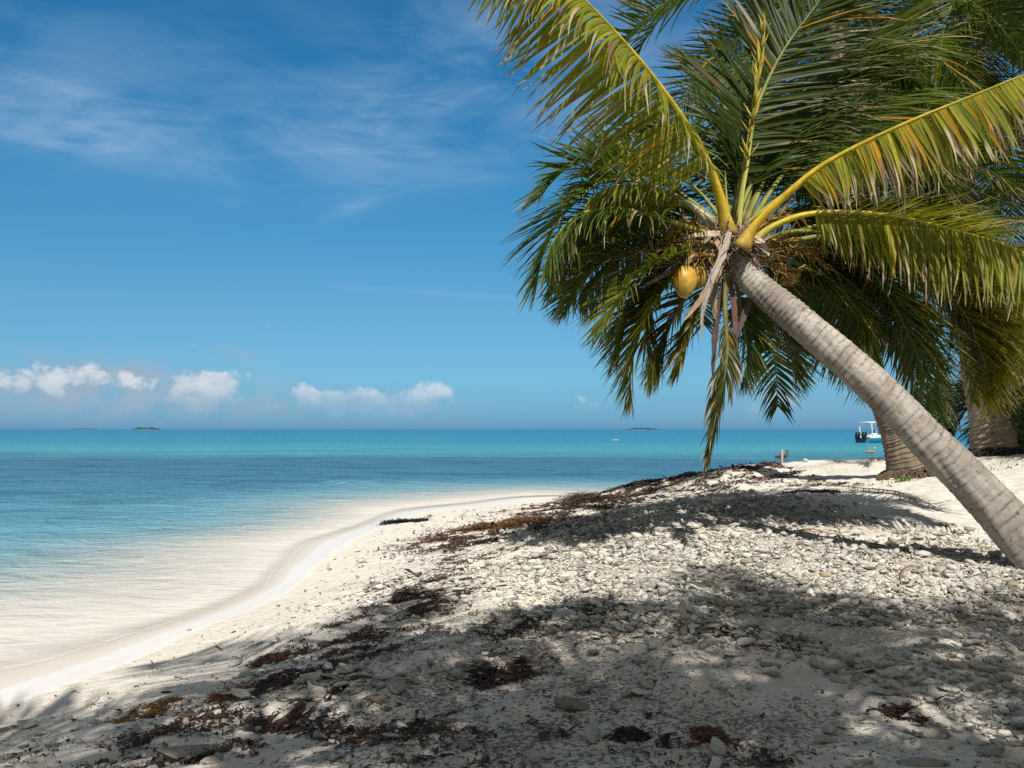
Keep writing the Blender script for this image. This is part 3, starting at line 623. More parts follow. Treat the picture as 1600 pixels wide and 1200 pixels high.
# --- the leaning palm
T1 = [(1648, 925, 7.55), (1622, 872, 7.58), (1562, 801, 7.66), (1506, 742, 7.75), (1450, 688, 7.85), (1402, 637, 7.95), (1340, 580, 8.08), (1300, 545, 8.16), (1240, 494, 8.28), (1200, 462, 8.37), (1165, 428, 8.45), (1142, 388, 8.55)]
b0 = at(*T1[0]); b0.z = ground_z(b0.x, b0.y)
palm = tag(empty('palm_tree', b0), 'leaning coconut palm with pale ringed trunk slanting in from the right over the rubble', 'palm tree', 'coconut palms')
pts1 = [at(*q) for q in T1]; pts1 = [pts1[0]+Vector((.12, -.02, -.4))]+pts1
trunk(palm, pts1, [.24, .235, .215, .190, .181, .176, .172, .167, .160, .150, .138, .125, .110], 'bark1', 3, spacing=.095, ringamp=.010, flare=.04)
A_ = lambda L_: [at(*q) for q in L_]
FR = [
 ([(1138, 368, 8.45), (1122, 300, 8.3), (1097, 238, 8.12), (1042, 150, 7.85), (965, 55, 7.6), (880, -25, 7.4), (770, -60, 7.3)], dict(leaf=1.12, hang=(.7, .14), green=LIME*1.1, yellow=.45, dry=.5, r0=.075, n=112, start=.20, stalkc=(.55, .40, .03), sheath=.5, vee=(-1.0, -1.5), width=.038, fwd=(.12, .8))),
 ([(1158, 388, 8.22), (1182, 350, 8.15), (1228, 305, 8.0), (1290, 256, 7.85), (1400, 200, 7.55), (1520, 150, 7.3), (1620, 112, 7.1), (1740, 92, 6.9)], dict(orange=.10, leaf=.86, hang=(.8, .35), green=LIME*.75, yellow=.4, dry=.7, r0=.070, n=116, start=.24, stalkc=(.60, .40, .03), sheath=.75, vee=(-.5, -1.6), width=.036, fwd=(.0, .45))),
 ([(1175, 380, 8.45), (1212, 352, 8.4), (1275, 333, 8.3), (1385, 336, 8.2), (1500, 362, 8.1), (1600, 395, 8.0), (1700, 460, 7.9)], dict(leaf=.92, hang=(.6, .25), green=LIME*.8, yellow=.3, dry=.25, r0=.058, n=116, start=.20, stalkc=(.50, .42, .04), sheath=.3, vee=(-.6, -1.7), fwd=(.25, .6))),
 ([(1180, 384, 8.6), (1240, 362, 8.7), (1300, 372, 8.8), (1362, 425, 8.9), (1408, 500, 8.9), (1442, 575, 8.9), (1462, 640, 8.9)], dict(leaf=1.0, hang=.22, yellow=.25, dry=.15, r0=.05, n=110, start=.2, vee=0)),
 ([(1116, 372, 8.5), (1060, 350, 8.35), (1010, 334, 8.2), (950, 326, 8.1), (900, 338, 8.05), (864, 378, 8.0), (848, 425, 8.0)], dict(leaf=.85, hang=(.45, .35), green=GREEN*1.05, yellow=.12, dry=.2, r0=.055, n=110, start=.26, stalkc=(.38, .38, .06), vee=(-.25, -.8), fwd=(.4, .9), width=.027)),
 ([(1128, 356, 8.7), (1075, 318, 8.8), (1005, 286, 8.8), (945, 283, 8.8), (900, 315, 8.7), (862, 362, 8.6), (843, 420, 8.6), (838, 450, 8.6)], dict(leaf=.92, hang=.15, green=GREEN*1.25, yellow=.15, dry=.25, r0=.05, n=104, start=.22, stalkc=(.42, .42, .25), width=.03)),
 ([(1125, 350, 8.8), (1060, 300, 9.0), (990, 262, 9.1), (930, 250, 9.1), (880, 268, 9.1), (840, 310, 9.0)], dict(leaf=.9, hang=.2, green=GREEN*1.2, yellow=.2, dry=.3, r0=.05, n=100, start=.22, width=.03)),
 ([(1118, 360, 8.6), (1070, 315, 8.4), (1020, 292, 8.3), (960, 290, 8.2), (920, 310, 8.2)], dict(leaf=.55, hang=.5, green=GREEN*1.6, yellow=.35, dry=.3, r0=.045, n=60, start=.32, stalkc=(.42, .42, .30), vee=(-.4, -.9))),
 ([(1118, 395, 8.6), (1062, 425, 8.55), (1018, 478, 8.5), (994, 540, 8.5), (985, 590, 8.5), (987, 625, 8.5)], dict(leaf=.74, hang=.2, green=LIME*.55, yellow=.18, dry=.2, r0=.045, n=96, start=.2, fwd=(.42, .95), width=.028)),
 ([(1112, 385, 8.4), (1050, 400, 8.2), (1000, 428, 8.1), (962, 472, 8.0), (942, 520, 7.95)], dict(leaf=.68, hang=.3, green=LIME*.55, yellow=.2, dry=.2, r0=.04, n=90, start=.2, width=.03)),
 ([(1115, 390, 8.8), (1060, 405, 8.9), (1010, 450, 9.0), (975, 510, 9.0), (965, 560, 9.0)], dict(leaf=.75, hang=.3, green=LIME*.55, yellow=.2, dry=.2, r0=.04, n=90, start=.2, width=.03)),
 ([(1120, 395, 8.9), (1085, 440, 9.0), (1050, 500, 9.1), (1035, 560, 9.1), (1030, 590, 9.1)], dict(leaf=.7, hang=.3, green=LIME*.6, yellow=.35, dry=.4, r0=.04, n=80, start=.2, width=.03)),
 ([(1136, 415, 8.45), (1133, 480, 8.4), (1136, 560, 8.35), (1122, 650, 8.35), (1107, 722, 8.35)], dict(leaf=.42, hang=.9, green=GREEN*.9, yellow=.05, dry=.35, r0=.035, n=90, start=.3, dead=.3, fwd=(1.0, 1.3), width=.03, stalkc=(.16, .13, .04))),
 ([(1160, 415, 8.75), (1195, 460, 8.9), (1222, 510, 8.95), (1238, 555, 8.95), (1243, 590, 8.95)], dict(leaf=.68, hang=.14, green=LIME*.55, yellow=.12, dry=.12, r0=.04, n=88, start=.25, fwd=(.5, 1.0), width=.028)),
 ([(1146, 420, 8.7), (1160, 490, 8.75), (1168, 550, 8.75), (1162, 590, 8.75)], dict(leaf=.65, hang=.25, yellow=.15, dry=.25, r0=.04, n=80, start=.25, fwd=(.5, 1.0), width=.03)),
 ([(1130, 410, 8.7), (1100, 460, 8.8), (1078, 520, 8.8), (1065, 560, 8.8), (1062, 580, 8.8)], dict(leaf=.6, hang=.35, yellow=.5, dry=.5, r0=.04, n=70, start=.25, fwd=(.5, 1.0), gapf=.2, width=.03)),
 ([(1190, 395, 8.8), (1255, 415, 8.9), (1320, 455, 9.0), (1362, 520, 9.0), (1385, 590, 9.0)], dict(leaf=1.0, hang=.4, yellow=.25, dry=.2, r0=.045, n=100, start=.2, vee=-.5)),
 ([(1153, 352, 8.7), (1160, 270, 8.9), (1178, 181, 9.0), (1221, 85, 9.1), (1282, 0, 9.1), (1345, -80, 9.0)], dict(leaf=1.15, hang=.14, green=GREEN*.55, yellow=.04, dry=.08, r0=.055, n=120, start=.16, stalkc=(.20, .21, .05), width=.042, vee=.1, roll=1.2)),
 ([(1148, 352, 8.9), (1128, 285, 9.3), (1095, 225, 9.7), (1045, 200, 10.0), (990, 215, 10.1), (945, 260, 10.1)], dict(leaf=.9, hang=.3, green=GREEN, yellow=.1, dry=.15, r0=.045, n=96, start=.2)),
 ([(1160, 355, 8.9), (1240, 190, 9.4), (1334, 96, 9.8), (1433, 74, 10.0), (1500, 127, 10.1), (1535, 210, 10.1)], dict(leaf=1.05, hang=.3, green=GREEN*.9, yellow=.12, dry=.15, r0=.05, n=110, start=.2, vee=-.3)),
 ([(1165, 360, 8.8), (1230, 265, 9.1), (1320, 185, 9.4), (1420, 140, 9.5), (1495, 155, 9.5), (1550, 215, 9.5)], dict(leaf=1.05, hang=.3, green=GREEN, yellow=.15, dry=.15, r0=.05, n=110, start=.2, vee=-.5)),
 ([(1170, 362, 8.8), (1270, 275, 9.0), (1370, 238, 9.1), (1440, 265, 9.1), (1490, 328, 9.1), (1515, 410, 9.1)], dict(leaf=1.05, hang=.3, green=GREEN, yellow=.2, dry=.15, r0=.05, n=110, start=.2, vee=-.3)),
 ([(1190, 385, 8.7), (1310, 378, 8.9), (1425, 415, 9.0), (1500, 480, 9.0), (1535, 555, 9.0), (1548, 610, 9.0)], dict(leaf=1.05, hang=.3, green=LIME*.55, yellow=.4, dry=.35, r0=.05, n=110, start=.2)),
 ([(1190, 385, 8.6), (1330, 368, 8.8), (1450, 395, 8.9), (1520, 445, 8.9), (1550, 510, 8.9), (1556, 565, 8.9)], dict(leaf=1.1, hang=.25, green=LIME*.6, yellow=.5, dry=.4, r0=.05, n=110, start=.2, fwd=(.35, .9))),
 ([(1185, 380, 8.8), (1330, 345, 9.1), (1470, 380, 9.3), (1560, 450, 9.4), (1590, 520, 9.4), (1590, 570, 9.4)], dict(leaf=1.1, hang=.3, yellow=.3, dry=.5, r0=.05, n=110, start=.2, fwd=(.35, .9))),
 ([(1190, 388, 9.0), (1340, 398, 9.2), (1445, 440, 9.3), (1500, 505, 9.3), (1522, 570, 9.3), (1530, 615, 9.3)], dict(leaf=.9, hang=.25, green=LIME*.6, yellow=.45, dry=.4, r0=.05, n=116, start=.2, fwd=(.35, .9))),
 ([(1190, 380, 9.1), (1360, 350, 9.5), (1470, 400, 9.7), (1525, 470, 9.8), (1545, 540, 9.8), (1540, 600, 9.8)], dict(leaf=1.0, hang=.3, green=GREEN*.9, yellow=.2, dry=.3, r0=.05, n=116, start=.2, fwd=(.35, .9))),
 ([(1100, 400, 8.7), (1040, 440, 8.8), (1010, 500, 8.9), (1020, 560, 8.9), (1022, 590, 8.9)], dict(leaf=.75, hang=.3, green=LIME*.55, yellow=.3, dry=.3, r0=.04, n=90, start=.2, fwd=(.35, .9), width=.03)),
 ([(1118, 385, 8.7), (1040, 385, 8.6), (960, 400, 8.5), (910, 440, 8.5), (890, 480, 8.5)], dict(leaf=.85, hang=.3, green=LIME*.55, yellow=.2, dry=.25, r0=.04, n=96, start=.2, fwd=(.35, .9), width=.03)),
 ([(1122, 375, 8.9), (1030, 350, 9.1), (940, 360, 9.2), (880, 410, 9.2), (865, 450, 9.2)], dict(leaf=.85, hang=.25, green=GREEN*.9, yellow=.12, dry=.25, r0=.04, n=96, start=.2, width=.03)),
 ([(1190, 388, 8.9), (1290, 400, 9.2), (1390, 450, 9.4), (1450, 520, 9.5), (1480, 590, 9.5)], dict(leaf=1.05, hang=.35, yellow=.3, dry=.3, r0=.05, n=110, start=.2, vee=-.3)),
 ([(1175, 400, 8.9), (1230, 430, 9.2), (1290, 470, 9.5), (1320, 520, 9.6), (1330, 570, 9.6)], dict(leaf=.95, hang=.4, yellow=.15, dry=.15, r0=.045, n=96, start=.2, vee=-.3)),
 ([(1175, 385, 9.0), (1240, 395, 9.4), (1310, 410, 9.7), (1380, 450, 9.9), (1430, 520, 10.0)], dict(leaf=1.1, hang=.35, green=GREEN*.8, yellow=.1, dry=.15, r0=.045, n=110, start=.15, vee=-.6)),
 ([(1170, 370, 9.0), (1250, 330, 9.4), (1330, 320, 9.7), (1420, 350, 9.9), (1490, 420, 10.0)], dict(leaf=1.1, hang=.35, green=GREEN*.8, yellow=.1, dry=.15, r0=.045, n=110, start=.15, vee=-.6)),
 ([(1120, 380, 8.8), (1050, 370, 9.1), (985, 390, 9.4), (930, 430, 9.6), (905, 465, 9.7)], dict(leaf=.85, hang=.35, yellow=.1, dry=.15, r0=.045, n=96, start=.2, vee=-.4)),
 ([(1120, 365, 9.0), (1040, 330, 9.4), (970, 320, 9.7), (905, 350, 9.9), (865, 400, 10.0)], dict(leaf=.95, hang=.35, green=GREEN*.8, yellow=.1, dry=.15, r0=.045, n=100, start=.15, vee=-.6)),
 ([(1150, 350, 8.9), (1150, 250, 9.5), (1130, 160, 10.0), (1100, 110, 10.4), (1060, 95, 10.8)], dict(leaf=.9, hang=.3, green=GREEN*.9, yellow=.05, dry=.1, r0=.045, n=96, start=.2)),
 ([(1158, 352, 9.0), (1200, 260, 9.6), (1260, 190, 10.1), (1310, 180, 10.5), (1350, 220, 10.8)], dict(leaf=1.0, hang=.3, green=GREEN*.8, yellow=.05, dry=.1, r0=.045, n=96, start=.15, vee=-.3)),
]
FR += [
 ([(1190, 385, 8.6), (1400, 355, 8.8), (1505, 405, 8.9), (1545, 480, 8.9), (1556, 550, 8.9), (1552, 605, 8.9)], dict(leaf=.85, hang=.25, green=LIME*.6, yellow=.5, dry=.4, r0=.05, n=120, start=.2, fwd=(.4, .9))),
 ([(1190, 385, 9.2), (1380, 365, 9.4), (1470, 420, 9.5), (1505, 500, 9.5), (1518, 580, 9.5), (1520, 628, 9.5)], dict(leaf=.75, hang=.25, green=LIME*.5, yellow=.4, dry=.4, r0=.05, n=120, start=.2, fwd=(.4, .9))),
 ([(1155, 350, 8.9), (1190, 250, 9.2), (1250, 150, 9.4), (1320, 92, 9.5), (1385, 95, 9.5), (1440, 140, 9.5)], dict(leaf=1.05, hang=.3, green=GREEN*.8, yellow=.08, dry=.12, r0=.05, n=120, start=.18, vee=-.2)),
 ([(1158, 352, 9.0), (1220, 230, 9.3), (1290, 140, 9.6), (1370, 50, 9.8), (1450, 0, 9.9)], dict(leaf=1.1, hang=.3, green=GREEN*.75, yellow=.05, dry=.1, r0=.05, n=120, start=.18, vee=-.2)),
 ([(1190, 385, 8.6), (1360, 372, 8.9), (1475, 425, 9.1), (1524, 505, 9.1), (1540, 580, 9.1), (1543, 632, 9.1)], dict(leaf=.7, hang=.2, green=LIME*.6, yellow=.5, dry=.5, r0=.05, n=120, start=.2, fwd=(.5, .95))),
 ([(1190, 385, 9.6), (1340, 350, 10.0), (1450, 380, 10.3), (1510, 450, 10.4), (1530, 530, 10.4), (1525, 600, 10.4)], dict(leaf=1.1, hang=.3, green=GREEN*.7, yellow=.1, dry=.3, r0=.05, n=120, start=.2)),
]
for i, (pp, kw) in enumerate(FR): frond(palm, A_(pp), seed=1000+i, **kw)
for i, (a_, e_, L_) in enumerate([(-70, 40, 2.0), (-50, 25, 2.5), (-25, 45, 3.2), (5, 30, 3.8), (30, 50, 3.6), (60, 30, 3.8), (85, 45, 3.6), (25, 5, 3.4), (70, 0, 3.4), (-40, 60, 2.8), (45, 65, 3.4)]):
    frond(palm, droop_path(Vector(at(1144, 372, 8.75)), R(a_), R(e_), L_, 1.5, .1), leaf=.85, hang=.3, green=GREEN*.7, yellow=.05, dry=.15, n=96, seed=1400+i, width=.032, r0=.04)
# spear leaf and folded young leaves at the heart of the crown
for i, (pp, r_) in enumerate([([(1146, 372, 8.5), (1136, 320, 8.5), (1133, 268, 8.5)], .036), ([(1152, 372, 8.5), (1158, 310, 8.55), (1168, 250, 8.6), (1185, 120, 8.7), (1195, 50, 8.75)], .034)]):
    P, L = catmull(A_(pp), 24); u = np.linspace(0, 1, 24)
    V, fs = tube(P, r_*(1-u)**.6+.003, 8, .5)
    m = MB(); m.add(V, fs, (.34, .33, .06)); place(m.build('young_leaf', M['stalk'], palm), palm)
# small yellow bracts along the upright young leaf
mb = MB(); r = np.random.default_rng(5); P, L = catmull(A_([(1168, 250, 8.5), (1180, 150, 8.55), (1196, 40, 8.6)]), 40)
for i in range(46):
    p = P[r.integers(0, 40)]; d = unit(np.array([r.normal(0, .35), r.normal(0, .3), 1.0])); q = np.stack([p, p+d*.10, p+d*.2]); V, fs = tube(q, [.012, .02, .002], 5, .4); mb.add(V, fs, np.array((.34, .27, .03))*r.uniform(.6, 1.3))
place(mb.build('leaf_bud', M['stalk'], palm), palm)
# dry sheaths and hanging spathes
def strip(parent, name, pts, w, col, seed=0, thick=.006, matn='dry'):
    P, L = catmull(pts, 30); u = np.linspace(0, 1, 30); wd = w*np.sin(np.pi*np.clip(.14+u*.86, 0, 1))**.6+.003
    T = unit(np.gradient(P, axis=0)); S = unit(np.cross(T, np.array([0, -1.0, .15]))); Nn = np.cross(S, T)
    tw = np.linspace(0, .9, 30)[:, None]*math.sin(seed*1.7); S = S*np.cos(tw)+Nn*np.sin(tw); Nn = np.cross(S, T)
    c = np.linspace(-1, 1, 5)
    wd = wd*(1+.10*np.random.default_rng(seed+50).standard_normal(30)); jag = 1+.06*np.random.default_rng(seed+60).standard_normal((30, 5))
    top = P[:, None]+wd[:, None, None]*(c[None]*jag)[..., None]*S[:, None]+(wd[:, None, None]*.35*(c[None, :, None]**2))*Nn[:, None]
    Vt = top.reshape(-1, 3); Vb = (top-Nn[:, None]*thick).reshape(-1, 3)
    f = grid_faces(5, 30); k = 150
    e = [];
    for i in range(29): e += [(i*5, (i+1)*5, (i+1)*5+k, i*5+k), (i*5+4, i*5+4+k, (i+1)*5+4+k, (i+1)*5+4)]
    m = MB(); m.add(np.vstack([Vt, Vb]), [f, f[:, ::-1]+k, np.array(e)], np.clip(np.array(col)*(1+.12*np.random.default_rng(seed).standard_normal((300, 1))), 0.01, 1))
    return place(m.build(name, M[matn], parent), parent)
strip(palm, 'dry_sheath', A_([(1140, 362, 8.25), (1128, 400, 8.2), (1110, 440, 8.15), (1097, 490, 8.15), (1096, 530, 8.15)]), .034, (.38, .335, .285), 1)
strip(palm, 'dry_sheath', A_([(1118, 375, 8.3), (1128, 400, 8.25), (1108, 450, 8.2), (1070, 500, 8.2)]), .035, (.34, .23, .14), 2)
strip(palm, 'dry_sheath', A_([(1125, 365, 8.3), (1090, 368, 8.2), (1068, 372, 8.2)]), .03, (.42, .34, .26), 3)
strip(palm, 'dry_sheath', A_([(1110, 370, 8.35), (1060, 415, 8.3), (1010, 445, 8.25), (1003, 452, 8.25)]), .022, (.30, .23, .18), 4)
strip(palm, 'dry_sheath', A_([(1165, 370, 8.4), (1190, 385, 8.35), (1202, 400, 8.35)]), .06, (.46, .38, .30), 5)
strip(palm, 'dry_sheath', A_([(1170, 395, 8.4), (1180, 420, 8.35), (1205, 440, 8.35)]), .03, (.33, .24, .16), 6)
strip(palm, 'dry_sheath', A_([(1135, 430, 8.45), (1120, 500, 8.5), (1113, 590, 8.5)]), .028, (.10, .07, .06), 7)
strip(palm, 'dry_sheath', A_([(1140, 430, 8.45), (1148, 500, 8.5), (1147, 590, 8.5)]), .030, (.16, .09, .07), 8)
strip(palm, 'dry_sheath', A_([(1180, 450, 8.5), (1160, 500, 8.5), (1150, 530, 8.5)]), .030, (.12, .09, .08), 9)
strip(palm, 'dry_sheath', A_([(1120, 400, 8.4), (1115, 460, 8.45), (1118, 500, 8.45)]), .045, (.36, .28, .2), 10)
# fibre matting round the heart
mb = MB(); r = np.random.default_rng(9)
cc = np.array(at(1140, 385, 8.5))
for i in range(900):
    d = unit(r.normal(0, 1, 3)); p = cc+d*np.array([.24, .16, .20]); q = unit(np.array([r.normal(0, .7), r.normal(0, .5), r.normal(-.3, .6)]))
    L = r.uniform(.06, .26); k = p+q*L*.5+r.normal(0, .02, 3); e = p+q*L+np.array([0, 0, -.05]); P = np.stack([p, k, e])
    V, fs = tube(P, [.006, .009, .002], 4, .5); mb.add(V, fs, np.array((.34, .26, .19))*r.uniform(.4, 1.4))
place(mb.build('fibre', M['dry'], palm), palm)
# ball of fibre in the heart so that the stalks meet something solid
bm = bmesh.new(); bmesh.ops.create_icosphere(bm, subdivisions=4, radius=1)
V = np.array([v.co[:] for v in bm.verts]); Fi = np.array([[v.index for v in f.verts] for f in bm.faces]); bm.free(); ICO4 = (V, Fi)
V = V*np.array([.17, .15, .17])*(1+.15*fbm(V[:, 0]*4, V[:, 2]*4+V[:, 1]*3, 3, 5))[:, None]+np.array(at(1144, 378, 8.6))
m = MB(); m.add(V, Fi, (.22, .165, .12)); place(m.build('crown_heart', M['dry'], palm), palm)
# flower stalks
for i, (bx, by, ex, ey, dd, nn, sd_) in enumerate([(1125, 380, 1035, 395, 8.4, 60, 21), (1120, 370, 1040, 350, 8.7, 46, 22), (1180, 375, 1275, 400, 8.6, 60, 23), (1165, 395, 1225, 430, 8.6, 40, 24), (1175, 365, 1250, 335, 8.8, 40, 25), (1120, 400, 1060, 415, 8.35, 50, 26)]):
    mb = MB(); r = np.random.default_rng(sd_); a = np.array(at(bx, by, dd)); b = np.array(at(ex, ey, dd-.1))
    P, _ = catmull([a, (a+b)/2+np.array([0, 0, .06]), b], 12); V, fs = tube(P, np.linspace(.022, .008, 12), 6); mb.add(V, fs, (.28, .18, .05))
    for j in range(nn):
        p = P[r.integers(2, 12)]; d = unit((b-a)*.8/np.linalg.norm(b-a)+r.normal(0, .6, 3)); L = r.uniform(.12, .36); q = np.stack([p, p+d*L*.4+r.normal(0, .015, 3), p+d*L*.7+r.normal(0, .02, 3), p+d*L+r.normal(0, .03, 3)-np.array([0, 0, .03])])
        V, fs = tube(q, [.006, .008, .006, .003], 4); mb.add(V, fs, np.array((.30, .18, .04))*r.uniform(.4, 1.3))
    place(mb.build('flower_stalk', M['stalk'], palm), palm)
def coconut(c, r_, tilt, seed, mt):
    V, Fi = ICO4; th = np.arctan2(V[:, 1], V[:, 0]); q = V.copy()
    tri = 1+.045*np.cos(3*th)*(1-q[:, 2]**2); q[:, 0] *= tri; q[:, 1] *= tri
    q = q*np.array([r_, r_, r_*1.28]); q[:, 2] += np.where(q[:, 2] < 0, q[:, 2]*.12*(q[:, 2]/r_)**2, 0)
    q = q@np.array(Matrix.Rotation(tilt, 3, 'Y')).T+np.array(c)
    o = link('coconut', np_mesh('coconut', q, Fi, True), M[mt], palm); place(o, palm)
    cap = Vector(c)+Matrix.Rotation(tilt, 3, 'Y')@Vector((0, 0, r_*1.22)); m = MB()
    P, _ = catmull([cap, cap+Vector((.02, .03, .06)), cap+Vector((.10, .06, .12))], 8); V, fs = tube(P, np.linspace(.035, .012, 8), 8); m.add(V, fs, (.30, .22, .10))
    s = m.build('nut_stem', M['stalk'], o)
    return o
coconut(at(1070, 438, 8.1), .112, .08, 1, 'nut'); coconut(at(1086, 428, 8.42), .10, -.5, 2, 'nut'); coconut(at(1051, 377, 8.5), .10, .3, 3, 'nutb')
coconut(at(1234, 436, 8.75), .07, 1.2, 4, 'nut'); coconut(at(1102, 372, 8.75), .10, .4, 5, 'nutb')

# --- the palm behind it
T2 = [(1419, 752, 15.0), (1412, 715, 15.0), (1398, 670, 15.0), (1378, 625, 14.9), (1348, 550, 14.8), (1325, 440, 14.6), (1310, 200, 14.3), (1300, -50, 14.0)]
p2 = [at(*q) for q in T2]; b = p2[0].copy(); b.z = ground_z(b.x, b.y)
palm2 = tag(empty('palm_tree', b), 'brown ringed palm crossing behind the leaning trunk, with roots bared at its base', 'palm tree', 'coconut palms')
trunk(palm2, [p2[0]+Vector((.02, 0, -.3))]+p2, [.37, .35, .30, .235, .20, .19, .18, .17, .15], 'bark2', 31, spacing=.075, ringamp=.028, flare=.03, prof=(1.1, 1, 1))
crown(palm2, p2[-1], 32, 4.5, 5, (75, -50), skip=lambda a, e: 1.9 < a < 4.4 and e < R(45), green=GREEN*.75, yellow=.06, leaf=1.0)
# --- the palm further right
T3 = [(1556, 715, 17.0), (1551, 690, 17.0), (1545, 660, 17.0), (1535, 630, 17.0), (1522, 580, 17.0), (1508, 480, 16.9), (1500, 330, 16.8), (1500, 120, 16.6), (1505, 60, 16.6)]
p3 = [at(*q) for q in T3]; b = p3[0].copy(); b.z = ground_z(b.x, b.y)
palm3 = tag(empty('palm_tree', b), 'stout tan palm with swollen foot on a dark root ring near the right edge', 'palm tree', 'coconut palms')
trunk(palm3, [p3[0]+Vector((0, 0, -.35))]+p3, [.42, .41, .41, .36, .28, .22, .19, .18, .17, .16], 'bark3', 41, spacing=.10, ringamp=.034, flare=.04, prof=(1.1, 1, 1))
crown(palm3, p3[-1], 26, 4.8, 6, (80, -45), green=GREEN*.7, yellow=.06, leaf=1.05)
# --- low dark palms at the right edge
def edge_palm(cx, cy, d, seed, n, L, lab, er, gr, yellow=.05, lean=.6, base_d=None):
    c = at(cx, cy, d); bx, by = c.x+lean, d+.3
    b = Vector((bx, by, ground_z(bx, by)))
    p = tag(empty('palm_tree', b), lab, 'palm tree', 'coconut palms')
    trunk(p, [b+Vector((0, 0, -.3)), b+Vector((-.05, 0, .4)), (b+c)/2+Vector((.1, 0, 0)), c], [.33, .28, .2, .17, .15], 'bark3', seed, seg=32, spacing=.1, ringamp=.015, flare=.03)
    crown(p, c, n, L, seed, er, green=gr, yellow=yellow, leaf=.95)
    return p
edge_palm(1735, 330, 15.5, 7, 24, 4.4, 'palm whose trunk stands beyond the right edge, green fronds reaching in at mid height', (80, -60), GREEN*.8)
edge_palm(1575, 606, 20.5, 13, 10, 1.9, 'small low palm with browned drooping fronds half hidden behind the stout trunk', (35, -45), GREEN*.45+BRWN*.12, .2, .05)
edge_palm(1668, 560, 22, 8, 22, 3.2, 'low dark palm at the right edge behind the stout trunk, fronds drooping near the water', (70, -70), GREEN*.45)
edge_palm(1600, -30, 15.5, 9, 24, 4.8, 'tall palm crown filling the top right corner', (70, -40), GREEN*.65, lean=3.2)
# --- palms behind the camera whose shade falls on the foreground
def shade_palm(sx, sy, hz, seed, lab, n=24, L=4.2, er=(75, -25)):
    k = 1/math.tan(R(SUN_EL)); gz_ = .65
    off = (hz-gz_)*k; cx = sx+math.sin(R(SUN_AZ))*off; cy = sy+math.cos(R(SUN_AZ))*off
    bx, by = cx+.8, cy-1.6; b = Vector((bx, by, ground_z(bx, by))); c = Vector((cx, cy, hz))
    p = tag(empty('palm_tree', b), lab, 'palm tree', 'coconut palms')
    trunk(p, [b+Vector((0, 0, -.3)), b+Vector((0, .1, .5)), (b+c)/2+Vector((.2, -.2, 0)), c], [.28, .22, .18, .16, .14], 'bark1', seed, seg=24, spacing=.12, ringamp=.01)
    crown(p, c, n, L, seed, er, leaf=1.0, nl=58, width=.057)
shade_palm(-1.1, 3.6, 6.6, 10, 'palm behind the viewer shading the left of the foreground sand', n=19)
shade_palm(1.9, 3.15, 7.0, 11, 'palm behind the viewer shading the middle of the foreground', n=29)
shade_palm(5.0, 2.8, 7.4, 12, 'palm behind the viewer shading the right of the foreground', n=27)

# ------------------------------------------------------------------ coral rubble
def ico(sub):
    bm = bmesh.new(); bmesh.ops.create_icosphere(bm, subdivisions=sub, radius=1)
    V = np.array([v.co[:] for v in bm.verts]); Fi = np.array([[v.index for v in f.verts] for f in bm.faces]); bm.free(); return V, Fi
def template(sub, seed):
    r = np.random.default_rng(seed); V, Fi = ico(sub)
    k = seed % 5
    sc = [(1.0, .66, .36), (1.0, .38, .30), (1.0, .78, .20), (1.0, .6, .48), (1.15, .27, .24)][k]
    n1 = fbm(V[:, 0]*1.3+seed, V[:, 1]*1.3+V[:, 2]*1.7, 3, seed); n2 = fbm(V[:, 1]*3+seed, V[:, 2]*3+V[:, 0]*2, 2, seed+3)
    q = V*(1+.28*n1+.10*n2)[:, None]
    # a few flat facets
    for _ in range(9):
        d = unit(r.normal(0, 1, 3)); m = q@d; lim = r.uniform(.42, .75); q = q-np.clip(m-lim, 0, None)[:, None]*d*.85
    q = q*np.array(sc)
    if k in (1, 4): q[:, 1] += .28*(q[:, 0]**2)-.1; 
    if k == 3: q[:, 2] += .2*np.abs(q[:, 0])
    return q, Fi
TL = [template(1, s) for s in range(20)]; TM = [template(3, s) for s in range(30, 50)]
N = 330000
px_ = rng.uniform(-3.5, 8, N); py_ = np.where(rng.random(N) < .62, rng.uniform(2.8, 9.5, N), rng.uniform(9.5, 19, N))
dens = field(RUB, px_, py_)*np.clip(.72+.75*fbm(px_*1.1, py_*1.1, 3, 90), 0, 1.3)
hb_ = h_base(px_, py_)
dens = dens+.016*(hb_ > .12)+ .05*field([bl(560, 1080, 160, 60, .5), bl(900, 830, 260, 50, .5), bl(1500, 850, 120, 40, .85)], px_, py_)
keep = rng.random(N) < np.clip(dens, 0, 1)**1.05*1.05*np.clip(1.25-py_/26, .3, 1)
keep &= ~((px_ > 4.4) & (py_ > 9.6) & (rng.random(N) < .88))
px_, py_ = px_[keep], py_[keep]; n = len(px_)
size = np.exp(rng.normal(math.log(.0230), .56, n)); size = np.clip(size, .006, .10)
